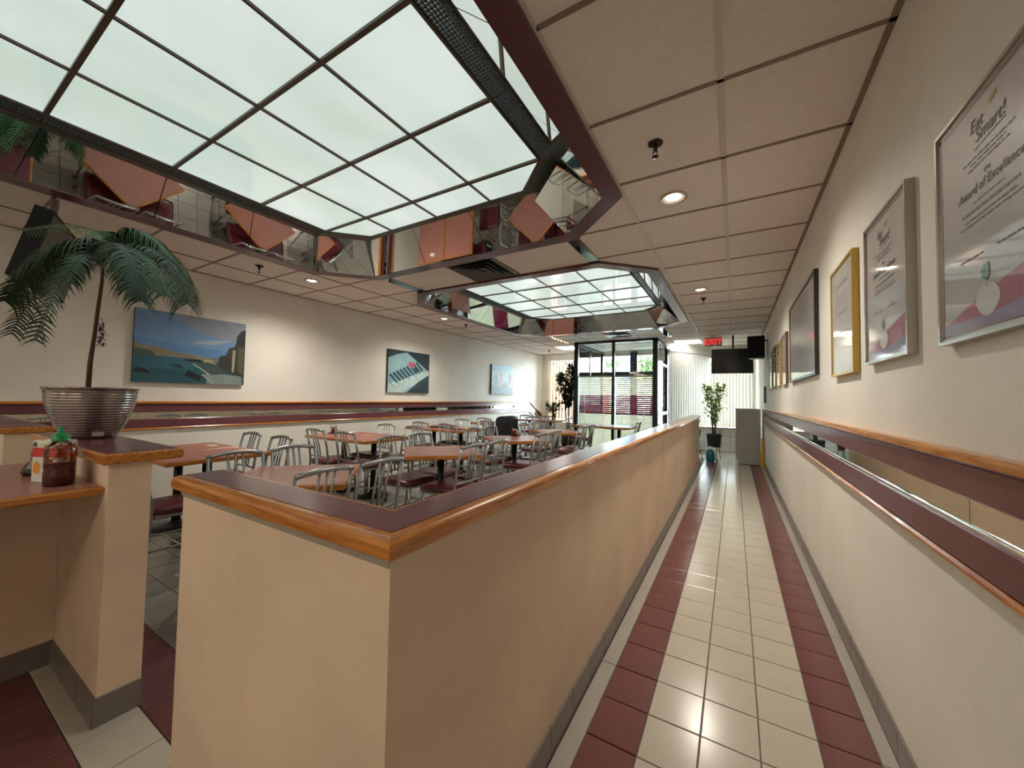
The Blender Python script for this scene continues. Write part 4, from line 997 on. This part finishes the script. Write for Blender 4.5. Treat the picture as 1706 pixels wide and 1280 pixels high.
frond([C, (150, 385, .1), (110, 400, .15), (60, 430, .18), (10, 500, .20)], fm1, .16, 1.0, 6)
frond([C, (160, 400, -.2), (125, 420, -.3), (90, 470, -.38), (66, 560, -.40)], fm2, .11, .55, 7, npair=44)
frond([C, (175, 370, .1), (150, 374, .2), (95, 372, .25), (40, 384, .30)], fm3, .075, .9, 8, npair=40)
frond([C, (172, 380, -.1), (185, 395, -.18), (200, 430, -.24), (212, 480, -.25)], fm2, .13, 1.1, 9)
frond([C, (165, 385, .2), (145, 400, .3), (130, 430, .34), (118, 470, .36)], fm2, .13, 1.1, 10)
frond([C, (205, 350, .0), (250, 375, .02), (290, 420, .05), (308, 470, .05)], fm1, .18, 1.1, 11, 56)
frond([C, (150, 410, -.05), (105, 450, -.1), (80, 500, -.12), (58, 565, -.12)], fm2, .10, .25, 12, npair=34)
frond([C, (190, 375, -.3), (205, 400, -.42), (225, 440, -.48), (235, 500, -.5)], fm2, .13, 1.0, 13)
frond([C, (160, 375, .3), (175, 370, .42), (200, 395, .5), (215, 440, .55)], fm1, .14, 1.0, 14)
frond([C, (140, 405, .05), (90, 440, .1), (45, 500, .1), (20, 555, .1)], fm2, .12, .6, 15, npair=44)
# ================================================================== COUNTER ITEMS
ZC = H-.3822
bt = empty('sauce_bottle', (-2.325, .395, ZC)); tag(bt, 'clear squeeze bottle half full of dark red sauce with a green cap', 'bottle')
bm = mat('clear_plastic', (.75, .55, .42), .12, trans=.75)
k = 1.06
MB().lathe([(0, 0), (.036*k, 0), (.039*k, .005), (.0395*k, .05*k), (.037*k, .06*k), (.0395*k, .07*k), (.0395*k, .135*k), (.036*k, .15*k), (.02*k, .165*k), (.017*k, .17*k)], n=28).build('bottle_body', glass('bottle_clear', (.93, .86, .80)), bt)
MB().lathe([(0, .002), (.0365*k, .002), (.038*k, .05*k), (.0355*k, .062*k), (.038*k, .07*k), (.038*k, .082*k), (0, .086*k)], n=24).build('sauce_fill', mat('sriracha', (.16, .018, .010), .25), bt)
mb = MB(); rnd = random.Random(5)
for i in range(45):
    a = rnd.uniform(0, 2*pi); z = rnd.uniform(.080, .145)*k; w_ = rnd.uniform(.15, .5); q = .0385*k; hh = rnd.uniform(.004, .014)
    mb.add([(q*cos(a), q*sin(a), z), (q*cos(a+w_), q*sin(a+w_), z+.003), (q*cos(a+w_), q*sin(a+w_), z+hh), (q*cos(a), q*sin(a), z+hh)], [(0, 1, 2, 3)])
mb.build('sauce_smear', mat('sauce_smear', (.45, .07, .02), .3), bt)['kind'] = 'stuff'
grn = mat('green_cap', (.0, .26, .07), .35)
MB().lathe([(.024*k, .166*k), (.024*k, .184*k), (.017*k, .189*k), (.009*k, .2*k), (.0045*k, .222*k), (.0, .223*k)], n=22).build('cap', grn, bt)
nb = empty('napkin_box', (-2.43, .40, ZC)); tag(nb, 'white and red printed napkin box behind the sauce bottle', 'box'); nb.rotation_euler = (0, 0, radians(24))
MB().rbox((-.062, -.03, 0), (.062, .03, .172), .003).build('carton', mat('carton_white', (.68, .66, .58), .5), nb)
MB().box((-.0625, -.0307, .104), (.0625, .0307, .142)).build('red_band', mat('carton_red', (.55, .03, .02), .45), nb)
for nm, p, c_ in (('fruit_print', [(-.055, .04), (-.03, .035), (-.02, .07), (-.04, .09), (-.056, .07)], (.75, .30, .04)), ('dark_print', [(-.06, .146), (-.04, .146), (-.046, .165), (-.058, .162)], (.03, .05, .04)), ('green_print', [(-.02, .15), (.055, .152), (.05, .157), (-.02, .156)], (.35, .45, .12))):
    MB().add([(a, -.0312, b) for a, b in p], [tuple(range(len(p)))]).build(nm, mat(nm, c_, .5), nb)
cr = empty('glass_cruet', (-2.68, .385, ZC)); tag(cr, 'small glass cruet of dark soy sauce behind the napkin box', 'cruet')
MB().lathe([(0, 0), (.034, 0), (.040, .015), (.034, .04), (.014, .065), (.011, .085), (.015, .09)], n=24).build('cruet_glass', glass('cruet_glass'), cr)
MB().lathe([(0, .002), (.033, .003), (.038, .015), (.036, .028), (0, .028)], n=20).build('soy_sauce', mat('soy', (.012, .006, .004), .15), cr)
MB().lathe([(.014, .088), (.014, .10), (.004, .11), (0, .11)], n=14).build('stopper', blackm, cr)
# ================================================================== CEILING-HUNG MONITOR SEEN FROM BEHIND
mt_ = empty('monitor', (0, 0, 0)); tag(mt_, 'dark monitor hung from the ceiling, seen from behind at the left edge', 'monitor')
A = at(58, 340, 1); dz = (A-Vector((0, 0, H))); A = Vector((0, 0, H))+dz*(1.27/dz.z)
hx = Vector((-.94, .342, 0)).normalized(); nh = Vector((.342, .94, 0)); tl = radians(12)
dn = (Vector((0, 0, -1))*cos(tl)-nh*sin(tl)).normalized(); th = hx.cross(dn).normalized()
if th.dot(nh) < 0: th = -th
mt_.location = A
def mbox(a0, a1, b0, b1, c0, c1, name, m, par=None):
    o = MB().obox(hx*(a0+a1)/2+dn*(b0+b1)/2+th*(c0+c1)/2, hx, dn, th, (a1-a0)/2, (b1-b0)/2, (c1-c0)/2).build(name, m, par or mt_); return o
mbox(0, .92, 0, .52, .0, .09, 'casing', mat('matte_black', (.008, .008, .008), .8))
mbox(.06, .88, .06, .48, -.012, .0, 'rear_cover', mat('rear_cover_grey', (.06, .058, .05), .5))
mbox(.03, .91, -.002, .025, -.006, .0, 'rear_rim', blackm)
mbox(.02, .9, .02, .5, .09, .092, 'screen', mat('tv_screen', (.02, .028, .036), .08))
MB().tube([hx*.25+dn*.05+th*.04, hx*.25+th*.04+Vector((0, 0, 1.42-1.27))], .022, 8).build('ceiling_pole', mat('pole_grey', (.22, .19, .17), .4), mt_)
